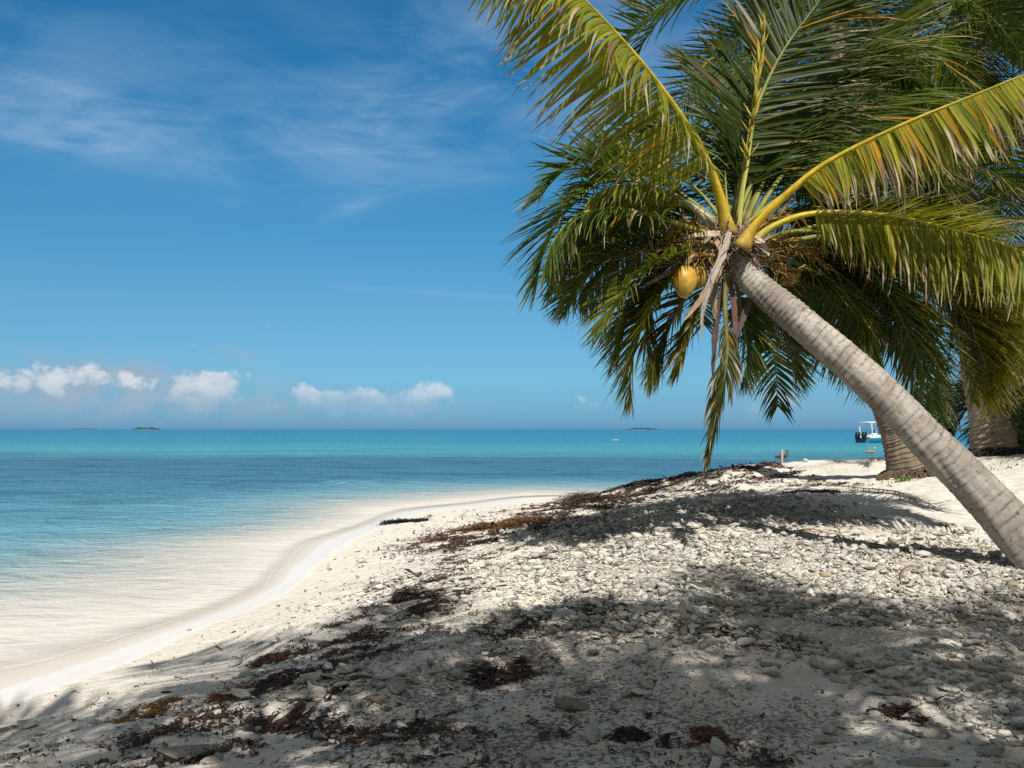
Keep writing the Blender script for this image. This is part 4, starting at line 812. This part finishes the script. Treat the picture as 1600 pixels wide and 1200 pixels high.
extra = [(470, 1095, .11, 2), (495, 1090, .08, 0), (540, 1052, .10, 2), (620, 1078, .15, 33), (700, 1130, .10, 34), (595, 1075, .06, 0), (560, 1140, .05, 1), (370, 1037, .11, 4), (280, 1058, .07, 0), (383, 1010, .05, 0), (295, 985, .05, 3), (210, 1034, .03, 3),
         (285, 1178, .13, 33), (330, 1192, .07, 2), (440, 1125, .14, 2), (470, 1085, .05, 1), (10, 1165, .07, 3), (1105, 990, .10, 34), (1180, 960, .07, 33), (1300, 1053, .14, 31), (1205, 1055, .07, 33), (1240, 965, .09, 30), (1310, 965, .07, 30), (1275, 1040, .09, 34),
         (1395, 1085, .09, 34), (1360, 1045, .07, 33), (1340, 1060, .08, 32), (1440, 1020, .06, 30), (1415, 1060, .06, 31), (1545, 1050, .12, 33), (1455, 1150, .10, 34), (1510, 1125, .08, 31), (1445, 1195, .10, 2), (1545, 1180, .08, 33), (1590, 1165, .09, 30), (1220, 1125, .06, 32), (1225, 1140, .06, 32), (1125, 1192, .07, 32), (1345, 1195, .06, 30),
         (1125, 1040, .05, 34), (1430, 945, .06, 33), (1530, 935, .09, 30), (1590, 940, .09, 33), (1120, 828, .10, 33), (975, 890, .08, 32), (1180, 843, .07, 30), (1480, 868, .08, 33), (1565, 872, .09, 30), (1535, 870, .05, 33), (955, 885, .06, 2), (900, 1060, .08, 34), (980, 1090, .09, 33), (1010, 1070, .07, 34), (610, 1105, .06, 33), (950, 1150, .06, 31), (1290, 1160, .07, 32), (1060, 1010, .07, 31)]
ex = []
for (a, b_, s, k) in extra:
    z = .65
    for _ in range(12):
        x, y, _z = gp(a, b_, z); z = ground_z(x, y)*.7+z*.3
    ex.append((x, y, min(s, .13)*.82))
ex = np.array(ex)
X_ = np.concatenate([ex[:, 0], px_]); Y_ = np.concatenate([ex[:, 1], py_]); S_ = np.concatenate([ex[:, 2], size])
Z_ = H(X_, Y_); n = len(X_)
yaw = rng.uniform(0, 2*np.pi, n); pit = rng.normal(0, .28, n); rol = rng.normal(0, .28, n)
tone = rng.random(n)
Ccol = np.where((tone < .62)[:, None], np.array((.68, .65, .58)), np.where((tone < .85)[:, None], np.array((.54, .51, .45)), np.where((tone < .97)[:, None], np.array((.36, .34, .30)), np.array((.42, .33, .23)))))*rng.uniform(.68, 1.10, (n, 1))
Ccol[:len(ex)] = np.array((.43, .415, .355))*rng.uniform(.8, 1.25, (len(ex), 1))
def rotm(y, p, r):
    cy, sy, cp_, sp, cr, sr = np.cos(y), np.sin(y), np.cos(p), np.sin(p), np.cos(r), np.sin(r)
    return np.array([[cy*cp_, cy*sp*sr-sy*cr, cy*sp*cr+sy*sr], [sy*cp_, sy*sp*sr+cy*cr, sy*sp*cr-cy*sr], [-sp, cp_*sr, cp_*cr]])
vis = (np.abs(X_/Y_) < .6) & (Y_ > 2.9)
app = np.where(vis, S_/Y_, 0); app[:len(ex)] += 10*(np.abs(X_[:len(ex)]/Y_[:len(ex)]) < .6)
order = np.argsort(-app); top = set(order[:300].tolist())
def where_word(x, y):
    a = 800+F*x/y; b_ = 670+F*(CAMZ-.7)/y
    return a, b_
for i in sorted(top):
    V, Fi = TM[i % 20]; q = (V*np.array([1.05, .9, .72])*S_[i])@rotm(yaw[i], pit[i]*.5, rol[i]*.5).T
    o = link('coral_stone', np_mesh('coral_stone', q, Fi, True, {'col': np.tile(Ccol[i], (len(q), 1))}), M['stone'], None, (X_[i], Y_[i], Z_[i]+S_[i]*.16))
    tag(o, 'one of the larger worn pale coral stones strewn over the beach', 'coral stone', 'larger coral stones strewn on the beach')
rest = np.array([i for i in range(n) if i not in top])
Vs, Fs, Cs = [], [], []; k0 = 0
for tix in range(20):
    idx = rest[(rest % 20) == tix]
    if not len(idx): continue
    V, Fi = TL[tix]; Rm = rotm(yaw[idx], pit[idx], rol[idx])     # 3,3,m
    q = np.einsum('ijm,vj->mvi', Rm, V)*S_[idx][:, None, None]+np.stack([X_[idx], Y_[idx], Z_[idx]+S_[idx]*rng.uniform(.15, .60, len(idx))], 1)[:, None]
    Vs.append(q.reshape(-1, 3)); Fs.append((Fi[None]+np.arange(len(idx))[:, None, None]*len(V)).reshape(-1, 3)+k0); k0 += q.shape[0]*q.shape[1]
    Cs.append(np.repeat(Ccol[idx], len(V), 0))
o = link('coral_rubble', np_mesh('coral_rubble', np.vstack(Vs), np.vstack(Fs), False, {'col': np.vstack(Cs)}), M['stone'])
tag(o, 'fine bleached coral rubble covering the upper beach', 'coral rubble', kind='stuff')
print('stones', n)

# ------------------------------------------------------------------ seaweed
def weed_bits(cx, cy, cz, size, r, col, up=.5):
    """short curled strands, each a bent two-sided ribbon of four segments"""
    m = len(cx); az_ = r.uniform(0, 2*np.pi, m); e = r.uniform(-.1, up*.6, m); k = 5
    p = np.stack([cx, cy, cz], 1); turn = r.normal(0, 1.1, m); lift = r.normal(0, .28, m); st = size*.55; w = size*r.uniform(.10, .32, m); rows = []
    for q in range(k):
        d = np.stack([np.cos(az_)*np.cos(e), np.sin(az_)*np.cos(e), np.sin(e)], 1); sd = np.stack([-np.sin(az_), np.cos(az_), lift*.6], 1)
        ww = (w*(1.0 if 0 < q < k-1 else .35))[:, None]
        rows += [p-sd*ww, p+sd*ww]; p = p+d*st[:, None]; az_ = az_+turn*r.uniform(.3, 1.2, m); e = e+lift*.5-.28*q; p[:, 2] = np.maximum(p[:, 2], cz-.004)
    V = np.stack(rows, 1); b = np.arange(m)[:, None]*(2*k)
    Fq = np.concatenate([b+np.array([[2*q, 2*q+1, 2*q+3, 2*q+2]]) for q in range(k-1)])
    cc = np.array(col)[None]*r.uniform(.45, 1.5, (m, 1))
    return V.reshape(-1, 3), Fq, np.repeat(cc, 2*k, 0)
WEED = [bl(460, 1050, 70, 30, .45), bl(300, 1120, 150, 26, .4, .5), bl(620, 950, 110, 30, .5, .6), bl(690, 920, 60, 20, .45, .6), bl(560, 1010, 70, 30, .5, .5), bl(780, 1050, 60, 22, .62, .9), bl(800, 975, 50, 22, .62, .6), bl(930, 965, 60, 18, .65, .4), bl(780, 835, 120, 22, .36, .8), bl(980, 778, 140, 12, .58, .9),
        bl(640, 900, 90, 18, .4, .35), bl(430, 1150, 110, 30, .5, .5), bl(880, 870, 140, 25, .5, .3), bl(1180, 1010, 60, 16, .68, .5), bl(640, 1135, 120, 24, .6, .45), bl(860, 1130, 120, 24, .65, .5), bl(700, 1180, 80, 16, .65, .3), bl(1260, 735, 200, 7, 1.1, .35), bl(1000, 1180, 160, 20, .66, .35), bl(1220, 1190, 60, 12, .68, .4), bl(240, 1140, 180, 60, .35, .12), bl(1350, 742, 90, 7, 1.15, .4)]
wl = [(150, 1150), (240, 1120), (330, 1095), (400, 1060), (450, 1030), (500, 1005), (545, 980), (600, 955), (640, 925), (680, 900), (700, 875), (730, 850), (770, 835), (810, 822), (850, 806), (900, 790), (950, 780), (1000, 768), (1050, 757)]
for (a, b_), q in zip(wl, [.35, .5, .4, .5, .8, .7, .75, .75, .8, .6, .5, .7, .9, .9, .6, .6, .9, 1, 1]): WEED.append(bl(a, b_, 46, max(7, (b_-670)*.05), .5, q))
wl2 = [(200, 1190), (290, 1165), (360, 1140), (430, 1120), (500, 1110), (560, 1085)]
for (a, b_) in wl2: WEED.append(bl(a, b_, 50, 14, .5, .75))
Nw = 1500000; wx_ = rng.uniform(-3.6, 6.0, Nw); wy_ = np.where(rng.random(Nw) < .62, rng.uniform(2.9, 8.5, Nw), rng.uniform(8.5, 20, Nw))
dw = np.clip(field(WEED, wx_, wy_)*1.35, 0, 1)*np.clip(fbm(wx_*4.0, wy_*4.0, 4, 120)*3.0+.08, 0.02, 1)*.68+.002
kp = (rng.random(Nw) < dw) & (h_base(wx_, wy_) > .03); wx_, wy_ = wx_[kp], wy_[kp]
V, Fq, cc = weed_bits(wx_, wy_, H(wx_, wy_)+.006, np.exp(rng.normal(math.log(.0150), .45, len(wx_)))*np.clip(wy_/7, 1, 2.4), rng, (.070, .042, .027))
tag(link('seaweed_litter', np_mesh('seaweed_litter', V, Fq, False, {'col': np.clip(cc, 0.005, 1)}), M['weed']), 'scattered dry brown seaweed littering the sand', 'seaweed', kind='stuff')
print('weed', len(wx_))
def clump(px, py, rx, ry, hgt, nn, col, lab, seed, sz=.035, dz=.65):
    hgt *= .38; sz *= .5; nn = int(nn*4.2); rx *= 1.15; ry *= 1.3
    z = dz
    for _ in range(10): x, y, _z = gp(px, py, z); z = ground_z(x, y)
    r = np.random.default_rng(seed); sx, sy = rx/F*y, ry
    ux, uy = r.normal(0, .55, nn), r.normal(0, .55, nn); q = np.hypot(ux, uy)
    X1, Y1 = x+ux*sx, y+uy*sy; sc = 2.2/max(min(sx, sy), .05)
    f = fbm(X1*sc*.8, Y1*sc*.8, 4, seed)
    keep = (f > -.55+.75*q**1.3+r.normal(0, .12, nn)); X1, Y1, q, f = X1[keep], Y1[keep], q[keep], f[keep]; k = len(q)
    hh = np.clip(.35+f-.5*q, 0, 1)
    zz = H(X1, Y1)+hh*hgt*r.random(k)+.004
    V, Fq, cc = weed_bits(X1, Y1, zz, sz*np.exp(r.normal(0, .4, k)), r, col, .45)
    V = V-np.array([x, y, z])
    o = link('seaweed_clump', np_mesh('seaweed_clump', V, Fq, False, {'col': np.clip(cc, .004, 1)}), M['weed'], None, (x, y, z))
    tag(o, lab, 'seaweed', 'seaweed clumps on the beach'); return o
clump(635, 815, 36, .35, .16, 900, (.022, .020, .026), 'black seaweed heap lying alone at the water edge', 1, .06, .02)
clump(780, 826, 88, 1.3, .40, 7000, (.16, .085, .035), 'largest brown seaweed pile on the sunlit slope', 2, .055, .4)
clump(690, 842, 30, .5, .08, 500, (.12, .05, .03), 'small dark seaweed tuft left of the largest pile', 3, .04, .3)
clump(925, 782, 60, 1.0, .34, 3200, (.09, .055, .035), 'brown seaweed mound by the shadow edge where the beach bends', 4, .06, .5)
clump(1000, 765, 80, .9, .2, 3200, (.055, .04, .035), 'dark seaweed ridge along the beach crest', 5, .07, .65)
clump(1078, 750, 50, .8, .16, 1800, (.045, .037, .033), 'dark seaweed bank below the hanging frond tip', 6, .06, .9)
clump(240, 1113, 44, .16, .05, 1500, (.22, .115, .04), 'golden brown seaweed tuft on sunlit sand at lower left', 7, .026, .35)
clump(355, 1086, 32, .15, .045, 900, (.17, .075, .035), 'reddish seaweed tuft just right of the golden one', 8, .024, .4)
clump(440, 1028, 36, .16, .05, 1300, (.10, .05, .035), 'dark seaweed patch in the frond shadow left of centre', 9, .026, .4)
clump(455, 1120, 50, .14, .04, 1400, (.08, .042, .032), 'flat dark seaweed patch beside grey coral stones', 10, .026, .45)
clump(765, 1058, 30, .13, .05, 1100, (.055, .03, .028), 'nearly black seaweed tuft in the middle of the shade', 11, .024, .62)
clump(812, 1044, 18, .10, .04, 500, (.06, .032, .03), 'smaller black tuft right beside the middle one', 12, .022, .62)
clump(985, 1150, 24, .07, .03, 500, (.05, .03, .025), 'small dark tuft beside a flat stone in the lower middle', 13, .022, .65)
clump(1265, 747, 34, .5, .07, 900, (.075, .035, .042), 'purplish seaweed heap near the crest before the birds', 14, .05, 1.0)
clump(1410, 1112, 26, .08, .03, 500, (.07, .035, .03), 'dark tuft of weed between stones at lower right', 15, .022, .68)
clump(1110, 1150, 26, .08, .03, 500, (.16, .08, .045), 'rusty tuft of weed in a light patch at lower right', 16, .022, .68)
clump(300, 1190, 26, .06, .03, 600, (.08, .04, .035), 'dark weed beside the pointed grey stone at bottom left', 17, .022, .5)
clump(1330, 728, 50, .7, .10, 600, (.08, .055, .03), 'low wrack line on the crest left of the brown trunk', 18, .06, 1.2)
for i, (a, b_, q) in enumerate([(1240, 728, .8), (1205, 733, .7), (1168, 735, .8), (1300, 727, 1), (1360, 722, 1.1)]):
    clump(a, b_, 9, .3, .1, 260, (.07, .05, .04), ['short weed knot on the crest below the post', 'second weed knot left of the post foot', 'leftmost weed knot on the pale crest', 'weed knot on the crest left of the brown trunk', 'weed knot touching the foot of the brown trunk'][i], 30+i, .05, 1.1)

# dead frond and twigs in the rubble, curled husk ring
def on(px, py, z=.7):
    for _ in range(10): x, y, _z = gp(px, py, z); z = ground_z(x, y)
    return Vector((x, y, z))
h0 = on(1424, 920, .74); mb = MB(); th = np.linspace(0, 1.82*np.pi, 40); P = np.stack([.082*np.cos(th)*(1+.03*th), np.linspace(-.01, .02, 40), .085+.082*np.sin(th)*(1+.02*th)], 1)
wv = np.array([.25, 1, .1]); wv = wv/np.linalg.norm(wv)*.035
V = np.vstack([P-wv, P+wv, P*np.array([.93, 1, .93])+np.array([0, 0, .006])-wv, P*np.array([.93, 1, .93])+np.array([0, 0, .006])+wv]); k = 40; i = np.arange(39)
Fq = np.concatenate([np.stack([i, i+1, i+1+k, i+k], 1), np.stack([i+2*k, i+3*k, i+1+3*k, i+1+2*k], 1), np.stack([i, i+2*k, i+1+2*k, i+1], 1), np.stack([i+k, i+1+k, i+1+3*k, i+3*k], 1)])
mb.add(V, Fq, (.42, .30, .20)); tag(mb.build('curled_husk', M['dry'], None, loc=h0), 'curled tan husk ring standing on the sunlit rubble near the leaning trunk', 'husk')
for i, (pp, lab, c) in enumerate([([(1245, 828), (1270, 824), (1300, 826), (1330, 822)], 'orange brown dry stalk lying on rubble below the shadow band', (.38, .2, .08)),
                              ([(1300, 815), (1318, 826), (1330, 835)], 'short branching dry stalk right of the longer orange one', (.33, .17, .08)),
                              ([(1480, 792), (1495, 782), (1500, 776)], 'small reddish twig on clean sand left of the leaning trunk', (.35, .12, .10)),
                              ([(560, 1062), (600, 1060), (640, 1071)], 'thin dark twig beside the big flat stone', (.2, .13, .09)),
                              ([(338, 1011), (348, 1018)], 'tiny twig on shaded sand near the water', (.2, .13, .09)),
                              ([(1330, 948), (1350, 935), (1372, 938)], 'bent grey brown branch piece at the shade edge', (.3, .25, .2))]):
    Q = [on(a, b_, .8)+Vector((0, 0, .02+.02*math.sin(j*2+i))) for j, (a, b_) in enumerate(pp)]
    o0 = Q[0]; P, L = catmull([q-o0 for q in Q], 20); V, fs = tube(P, np.linspace(.010, .004, 20), 6); m = MB(); m.add(V, fs, c)
    tag(m.build('dry_twig', M['dry'], None, loc=o0), lab, 'twig')
# fallen frond
root = on(1290, 775, 1.0); fp = tag(empty('fallen_frond', root), 'thin fallen frond lying on sand in front of the brown trunk', 'palm frond')
frond(fp, [on(a, b_, 1.0)+Vector((0, 0, .05)) for a, b_ in [(1290, 762), (1340, 766), (1400, 772), (1450, 768), (1480, 766)]], leaf=.22, hang=.3, green=BRWN*.7, yellow=.0, dry=.6, n=40, r0=.014, start=.1, seed=77, vee=-.02, stalkc=(.3, .24, .1), fwd=(.9, 1.2), width=.02)

# grass sprigs by the palm feet
def grass(px, py, rx, ry, nn, lab, seed, z0=1.2, hh=.12):
    c = on(px, py, z0); r = np.random.default_rng(seed); X1 = r.normal(c.x, rx, nn); Y1 = r.normal(c.y, ry, nn); Z1 = H(X1, Y1); Vs, Fs = [], []
    hh_ = r.uniform(.4, 1, nn)*hh; az_ = r.uniform(0, 6.28, nn); l = r.uniform(.2, .8, nn)
    d = np.stack([np.cos(az_)*l, np.sin(az_)*l, np.ones(nn)], 1)*hh_[:, None]; s = np.stack([-np.sin(az_), np.cos(az_), az_*0], 1)*.008
    b = np.stack([X1, Y1, Z1], 1); V = np.stack([b-s, b+s, b+d*.6+s*.7, b+d*.6-s*.7, b+d], 1).reshape(-1, 3); k = np.arange(nn)[:, None]*5
    c_ = np.array((.16, .22, .05))*r.uniform(.6, 1.3, (nn, 1))
    o = link('beach_grass', np_mesh('beach_grass', V, [k+np.array([[0, 1, 2, 3]]), k+np.array([[3, 2, 4]])], False, {'col': np.repeat(c_, 5, 0)}), M['leaf'])
    tag(o, lab, 'grass', kind='stuff')
grass(1412, 752, .12, .08, 60, 'green sprigs at the foot of the brown trunk', 1)
grass(1575, 728, .6, .5, 170, 'low green ground grass on sand near the right edge', 2, 1.4, .045)
# dark root ring under the stout palm and root skirt of the brown one
def root_ring(parent, c, r_, nn, seed, col, hgt=.1):
    mb = MB(); r = np.random.default_rng(seed)
    for i in range(nn):
        a = r.uniform(0, 6.28); q0 = c+np.array([math.cos(a)*r_*.8, math.sin(a)*r_*.8, hgt*r.uniform(.5, 1.6)]); a2 = a+r.normal(0, .2); e = r.uniform(1.05, 1.5)
        q2 = c+np.array([math.cos(a2)*r_*e, math.sin(a2)*r_*e, 0]); q2[2] = ground_z(q2[0], q2[1])-.02; P, _ = catmull([q0, (q0+q2)/2+np.array([0, 0, .04*r.random()]), q2], 6)
        V, fs = tube(P, r.uniform(.012, .022), 5); mb.add(V, fs, np.array(col)*r.uniform(.5, 1.4))
    place(mb.build('root', M['dry'], parent), parent)
cz = p3[0]; root_ring(palm3, np.array([cz.x, cz.y, ground_z(cz.x, cz.y)]), .50, 240, 1, (.07, .05, .04), .08)
cz = p2[0]; root_ring(palm2, np.array([cz.x+.05, cz.y-.05, ground_z(cz.x, cz.y)]), .42, 300, 2, (.11, .075, .05), .10)

# ------------------------------------------------------------------ post, birds, float, boat, islands
MT = {'white': flat_material('white gelcoat', (.72, .72, .70), .35, .5, c2=(.64, .64, .62)), 'teal': flat_material('teal hull paint', (.015, .25, .38), .3, .5, c2=(.012, .20, .32)), 'black': flat_material('black cowling', (.012, .012, .014), .3, .5),
      'grey': flat_material('grey metal', (.3, .31, .32), .4, .5), 'post': flat_material('weathered pale post', (.42, .38, .34), .85, .2, .4, 30, (.32, .28, .25)), 'canopy': flat_material('canopy fabric', (.60, .64, .58), .7, .2, c2=(.55, .6, .52)),
      'bird': flat_material('brown plumage', (.085, .062, .05), .8, .2, .2, 30, (.13, .10, .08)), 'birdl': flat_material('pale plumage', (.27, .25, .24), .8, .2, .2, 30, (.18, .165, .155)), 'head': flat_material('white head plumage', (.62, .58, .50), .8, .2), 'bill': flat_material('bill horn', (.30, .24, .18), .5, .3),
      'wood': flat_material('mangrove green', (.028, .055, .050), .9, .1, 0, 30, (.035, .065, .058), .05), 'isle': flat_material('island sand', (.16, .17, .15), .9, .1)}
def wp(px, py):   # a point on the water
    d = CAMZ*F/(py-670); return Vector(((px-800)/F*d, d, 0))
def pelican(loc, rz, lab, body, neckm, up=.42, s=1.0):
    root = tag(empty('pelican', loc, rz), lab, 'bird', 'pelicans on the water')
    # one continuous lofted body: tail - trunk - neck - head along +X
    pts = [(-.52, 0, .09), (-.40, 0, .10), (-.25, 0, .11), (-.05, 0, .12), (.12, 0, .14), (.22, 0, .20), (.25, 0, .28), (.21, 0, .36), (.22, 0, up), (.27, 0, up+.03), (.31, 0, up+.02)]
    rad = [.02, .06, .12, .15, .12, .065, .042, .036, .042, .045, .025]
    P, _ = catmull([Vector(p)*s for p in pts], 44); L = np.linspace(0, 1, 44)
    o = np.linalg.norm(np.diff(np.array(pts), axis=0), axis=1); cs = np.concatenate([[0], np.cumsum(o)]); cs /= cs[-1]
    V, fs = tube(P, np.interp(L, cs, rad)*s, 14, .85, up=(0, 1, 0)); m = MB(); m.add(V, fs); b = m.build('body', body, root)
    m = MB(); P, _ = catmull([Vector((.20, 0, up-.05))*s, Vector((.23, 0, up+.02))*s, Vector((.29, 0, up+.035))*s], 10); V, fs = tube(P, np.array([.03, .040, .047, .05, .052, .052, .05, .046, .04, .03])*s, 12); m.add(V, fs); m.build('head', neckm, b)
    m = MB(); P, _ = catmull([Vector((.31, 0, up+.02))*s, Vector((.33, 0, up-.10))*s, Vector((.32, 0, up-.27))*s], 14); V, fs = tube(P, np.array([.022, .028, .030, .032, .034, .034, .032, .03, .027, .023, .019, .014, .01, .006])*s, 8, .5); m.add(V, fs); m.build('bill', MT['bill'], b)
    for sg in (-1, 1):
        m = MB(); P, _ = catmull([Vector((.12, sg*.11, .17))*s, Vector((-.1, sg*.14, .19))*s, Vector((-.35, sg*.08, .15))*s, Vector((-.56, sg*.03, .13))*s], 20)
        V, fs = tube(P, s*np.interp(np.linspace(0, 1, 20), [0, .25, .6, 1], [.04, .085, .06, .012]), 10, .35, up=(0, 1, 0)); m.add(V, fs); m.build('wing', body, b)
    return root
q = wp(1224, 716); pelican(q+Vector((0, 0, -.02)), 0.25, 'brown pelican floating right beside the pale post', MT['bird'], MT['birdl'], .50, 1.25)
q = wp(1362, 708.5); pelican(q+Vector((0, 0, -.02)), .1, 'pale pelican with white head floating left of the brown trunk', MT['birdl'], MT['head'], .40, 1.1)
q = wp(1221.5, 722) if False else Vector(((1221.5-800)/F*30.0, 30.0, 0)); m = MB(); ztop = CAMZ+(670-702)/F*30.0
P = np.array([(0, 0, -1.0), (0, 0, .3), (.01, 0, .7), (.015, 0, ztop-.02), (.015, 0, ztop)]); V, fs = tube(P, [.044, .042, .04, .038, .02], 12); m.add(V, fs); tag(m.build('wooden_post', MT['post'], None, loc=q), 'pale wooden post standing in the water beside the pelican', 'post')
# float
q = wp(962, 688.5); fl = tag(empty('float', q), 'small pale float on the turquoise water left of the hanging frond', 'float')
m = MB(); P = np.array([(-.6, 0, .06), (-.5, 0, .08), (-.2, 0, .09), (.2, 0, .09), (.5, 0, .08), (.6, 0, .06)]); V, fs = tube(P, [.03, .10, .13, .13, .10, .03], 12, .8); m.add(V, fs); m.build('hull', MT['post'], fl)
# boat
q = wp(1348, 691.5); boat = tag(empty('motor_boat', q, R(38)), 'teal and white motor boat with white canopy and twin black outboards', 'boat')
def hullsec(x, Lh=7.6):
    u = x/Lh; bw = 1.2*(1-max(0, (u-.45)/.55)**2.2)+.02; zt = .80+.45*u**2; return bw, zt
st = np.linspace(0, 7.6, 22); Vh = []; Vd = []
for x in st:
    bw, zt = hullsec(x); kz = -.28+.30*max(0, (x/7.6-.7)/.3)**2
    Vh.append([(x, s*bw*f, kz+(zt*.80-kz)*g) for s, f, g in [(1, 1, 1), (1, .97, .7), (1, .86, .36), (1, .5, .12), (1, 0, 0), (-1, .5, .12), (-1, .86, .36), (-1, .97, .7), (-1, 1, 1)]])
    Vd.append([(x, s*bw*f, z) for s, f, z in [(1, 1.0, zt*.80), (1, 1.03, zt*.86), (1, 1.0, zt), (1, .88, zt), (1, .86, .35), (-1, .86, .35), (-1, .88, zt), (-1, 1.0, zt), (-1, 1.03, zt*.86), (-1, 1.0, zt*.80)]])
Vh = np.array(Vh); Vd = np.array(Vd)
m = MB(); m.add(Vh.reshape(-1, 3), grid_faces(9, 22)); a = Vh[0]; m.add(np.vstack([a, a.mean(0)[None]]), np.array([(i, (i+1) % 9, 9) for i in range(9)])); m.build('hull', MT['teal'], boat)
m = MB(); m.add(Vd.reshape(-1, 3), grid_faces(10, 22)); a = Vd[0]; m.add(np.vstack([a, a.mean(0)[None]]), np.array([(i, (i+1) % 10, 10) for i in range(10)])); m.build('deck', MT['white'], boat)
m = MB(); m.box((3.0, 0, .85), (.9, .8, 1.0)); cons = m.build('console', MT['white'], boat, False, .06)
m = MB(); m.box((3.35, 0, 1.55), (.04, .75, .4), Matrix.Rotation(R(-20), 4, 'Y')); m.build('windscreen', MT['grey'], cons, False)
m = MB(); m.box((1.9, 0, .75), (.5, .8, .75)); m.build('seat', MT['white'], boat, False, .05)
m = MB(); m.box((4.9, 0, .62), (.9, .9, .5)); m.build('cushion', MT['black'], boat, False, .05)
cv_ = []
for x in np.linspace(.5, 4.2, 9):
    for y_ in np.linspace(-1.05, 1.05, 7): cv_.append((x, y_, 2.88+.10*(1-(y_/1.05)**2)+.10*math.sin((x-.5)/3.7*math.pi)))
cv_ = np.array(cv_); f = grid_faces(7, 9); m = MB(); bt = cv_-np.array([0, 0, .09]); rim = [i for i in range(7)]+[7*j+6 for j in range(1, 9)]+[56+i for i in range(5, -1, -1)]+[7*j for j in range(7, 0, -1)]
m.add(np.vstack([cv_, bt]), [f, f[:, ::-1]+63, np.array([(rim[i], rim[i]+63, rim[(i+1) % len(rim)]+63, rim[(i+1) % len(rim)]) for i in range(len(rim))])]); m.build('canopy', MT['canopy'], boat)
for (x0, y0, x1, r_) in [(.9, .95, .7, .085), (.9, -.95, .7, .085), (3.6, .7, 3.9, .04), (3.6, -.7, 3.9, .04)]:
    P, _ = catmull([Vector((x0+.25, y0, .5)), Vector((x0, y0, 1.6)), Vector((x1, y0, 2.86))], 12); V, fs = tube(P, r_, 8); m = MB(); m.add(V, fs); m.build('canopy_leg', MT['white'], boat)
for y_ in (-.50, .50):
    m = MB(); V, Fi = ICO4; qv = V.copy(); qv = np.sign(qv)*np.abs(qv)**.7; qv = qv*np.array([.44, .30, .52]); qv[:, 0] += qv[:, 2]*.18; m.add(qv+np.array([-.48, y_, 1.05]), Fi); ob = m.build('outboard', MT['black'], boat)
    m = MB(); P = np.array([(-.40, y_, .8), (-.42, y_, .45), (-.45, y_, .1), (-.48, y_, -.4)]); V, fs = tube(P, [.20, .15, .12, .09], 10, .6); m.add(V, fs); m.build('leg', MT['black'], ob)
    m = MB(); m.box((-.14, y_, .62), (.30, .26, .35)); m.build('bracket', MT['black'], ob, False, .02)
# islands on the horizon
def island(px, w_px, d, hgt, lab, seed):
    x = (px-800)/F*d; W = w_px/F*d; root = tag(empty('island', (x, d, 0)), lab, 'island', 'islands on the horizon')
    r = np.random.default_rng(seed); m = MB(); V, Fi = ico(3)
    nn = int(W/9)+4
    for i in range(nn):
        u = (i+.5)/nn*2-1; hh = hgt*(1-abs(u)**3*.7)*r.uniform(.55, 1.1); q = V*(1+.22*fbm(V[:, 0]*2+i, V[:, 2]*2+V[:, 1]*2, 3, seed+i))[:, None]
        m.add(q*np.array([W/nn*1.3, 12, hh])+np.array([u*W/2+r.normal(0, 2), r.normal(0, 8), 0]), Fi)
    m.build('mangrove', MT['wood'], root, True)
    m = MB(); P = np.array([(-W/2*1.12, -5, 0), (-W/4, -7, .2), (0, -8, .3), (W/4, -7, .2), (W/2*1.12, -5, 0)]); V, fs = tube(P, [2, 10, 14, 10, 2], 12, .10); m.add(V, fs); m.build('shore', MT['isle'], root)
island(228, 40, 2200, 6.5, 'small tree covered islet on the horizon at left', 1)
island(1003, 46, 2600, 6.0, 'low islet on the horizon left of the hanging frond tip', 2)
island(130, 36, 4200, 4.0, 'faint far islet left of the nearer left islet', 3)
island(1600, 230, 600, 3.2, 'low distant shore seen behind the stout trunk', 4)
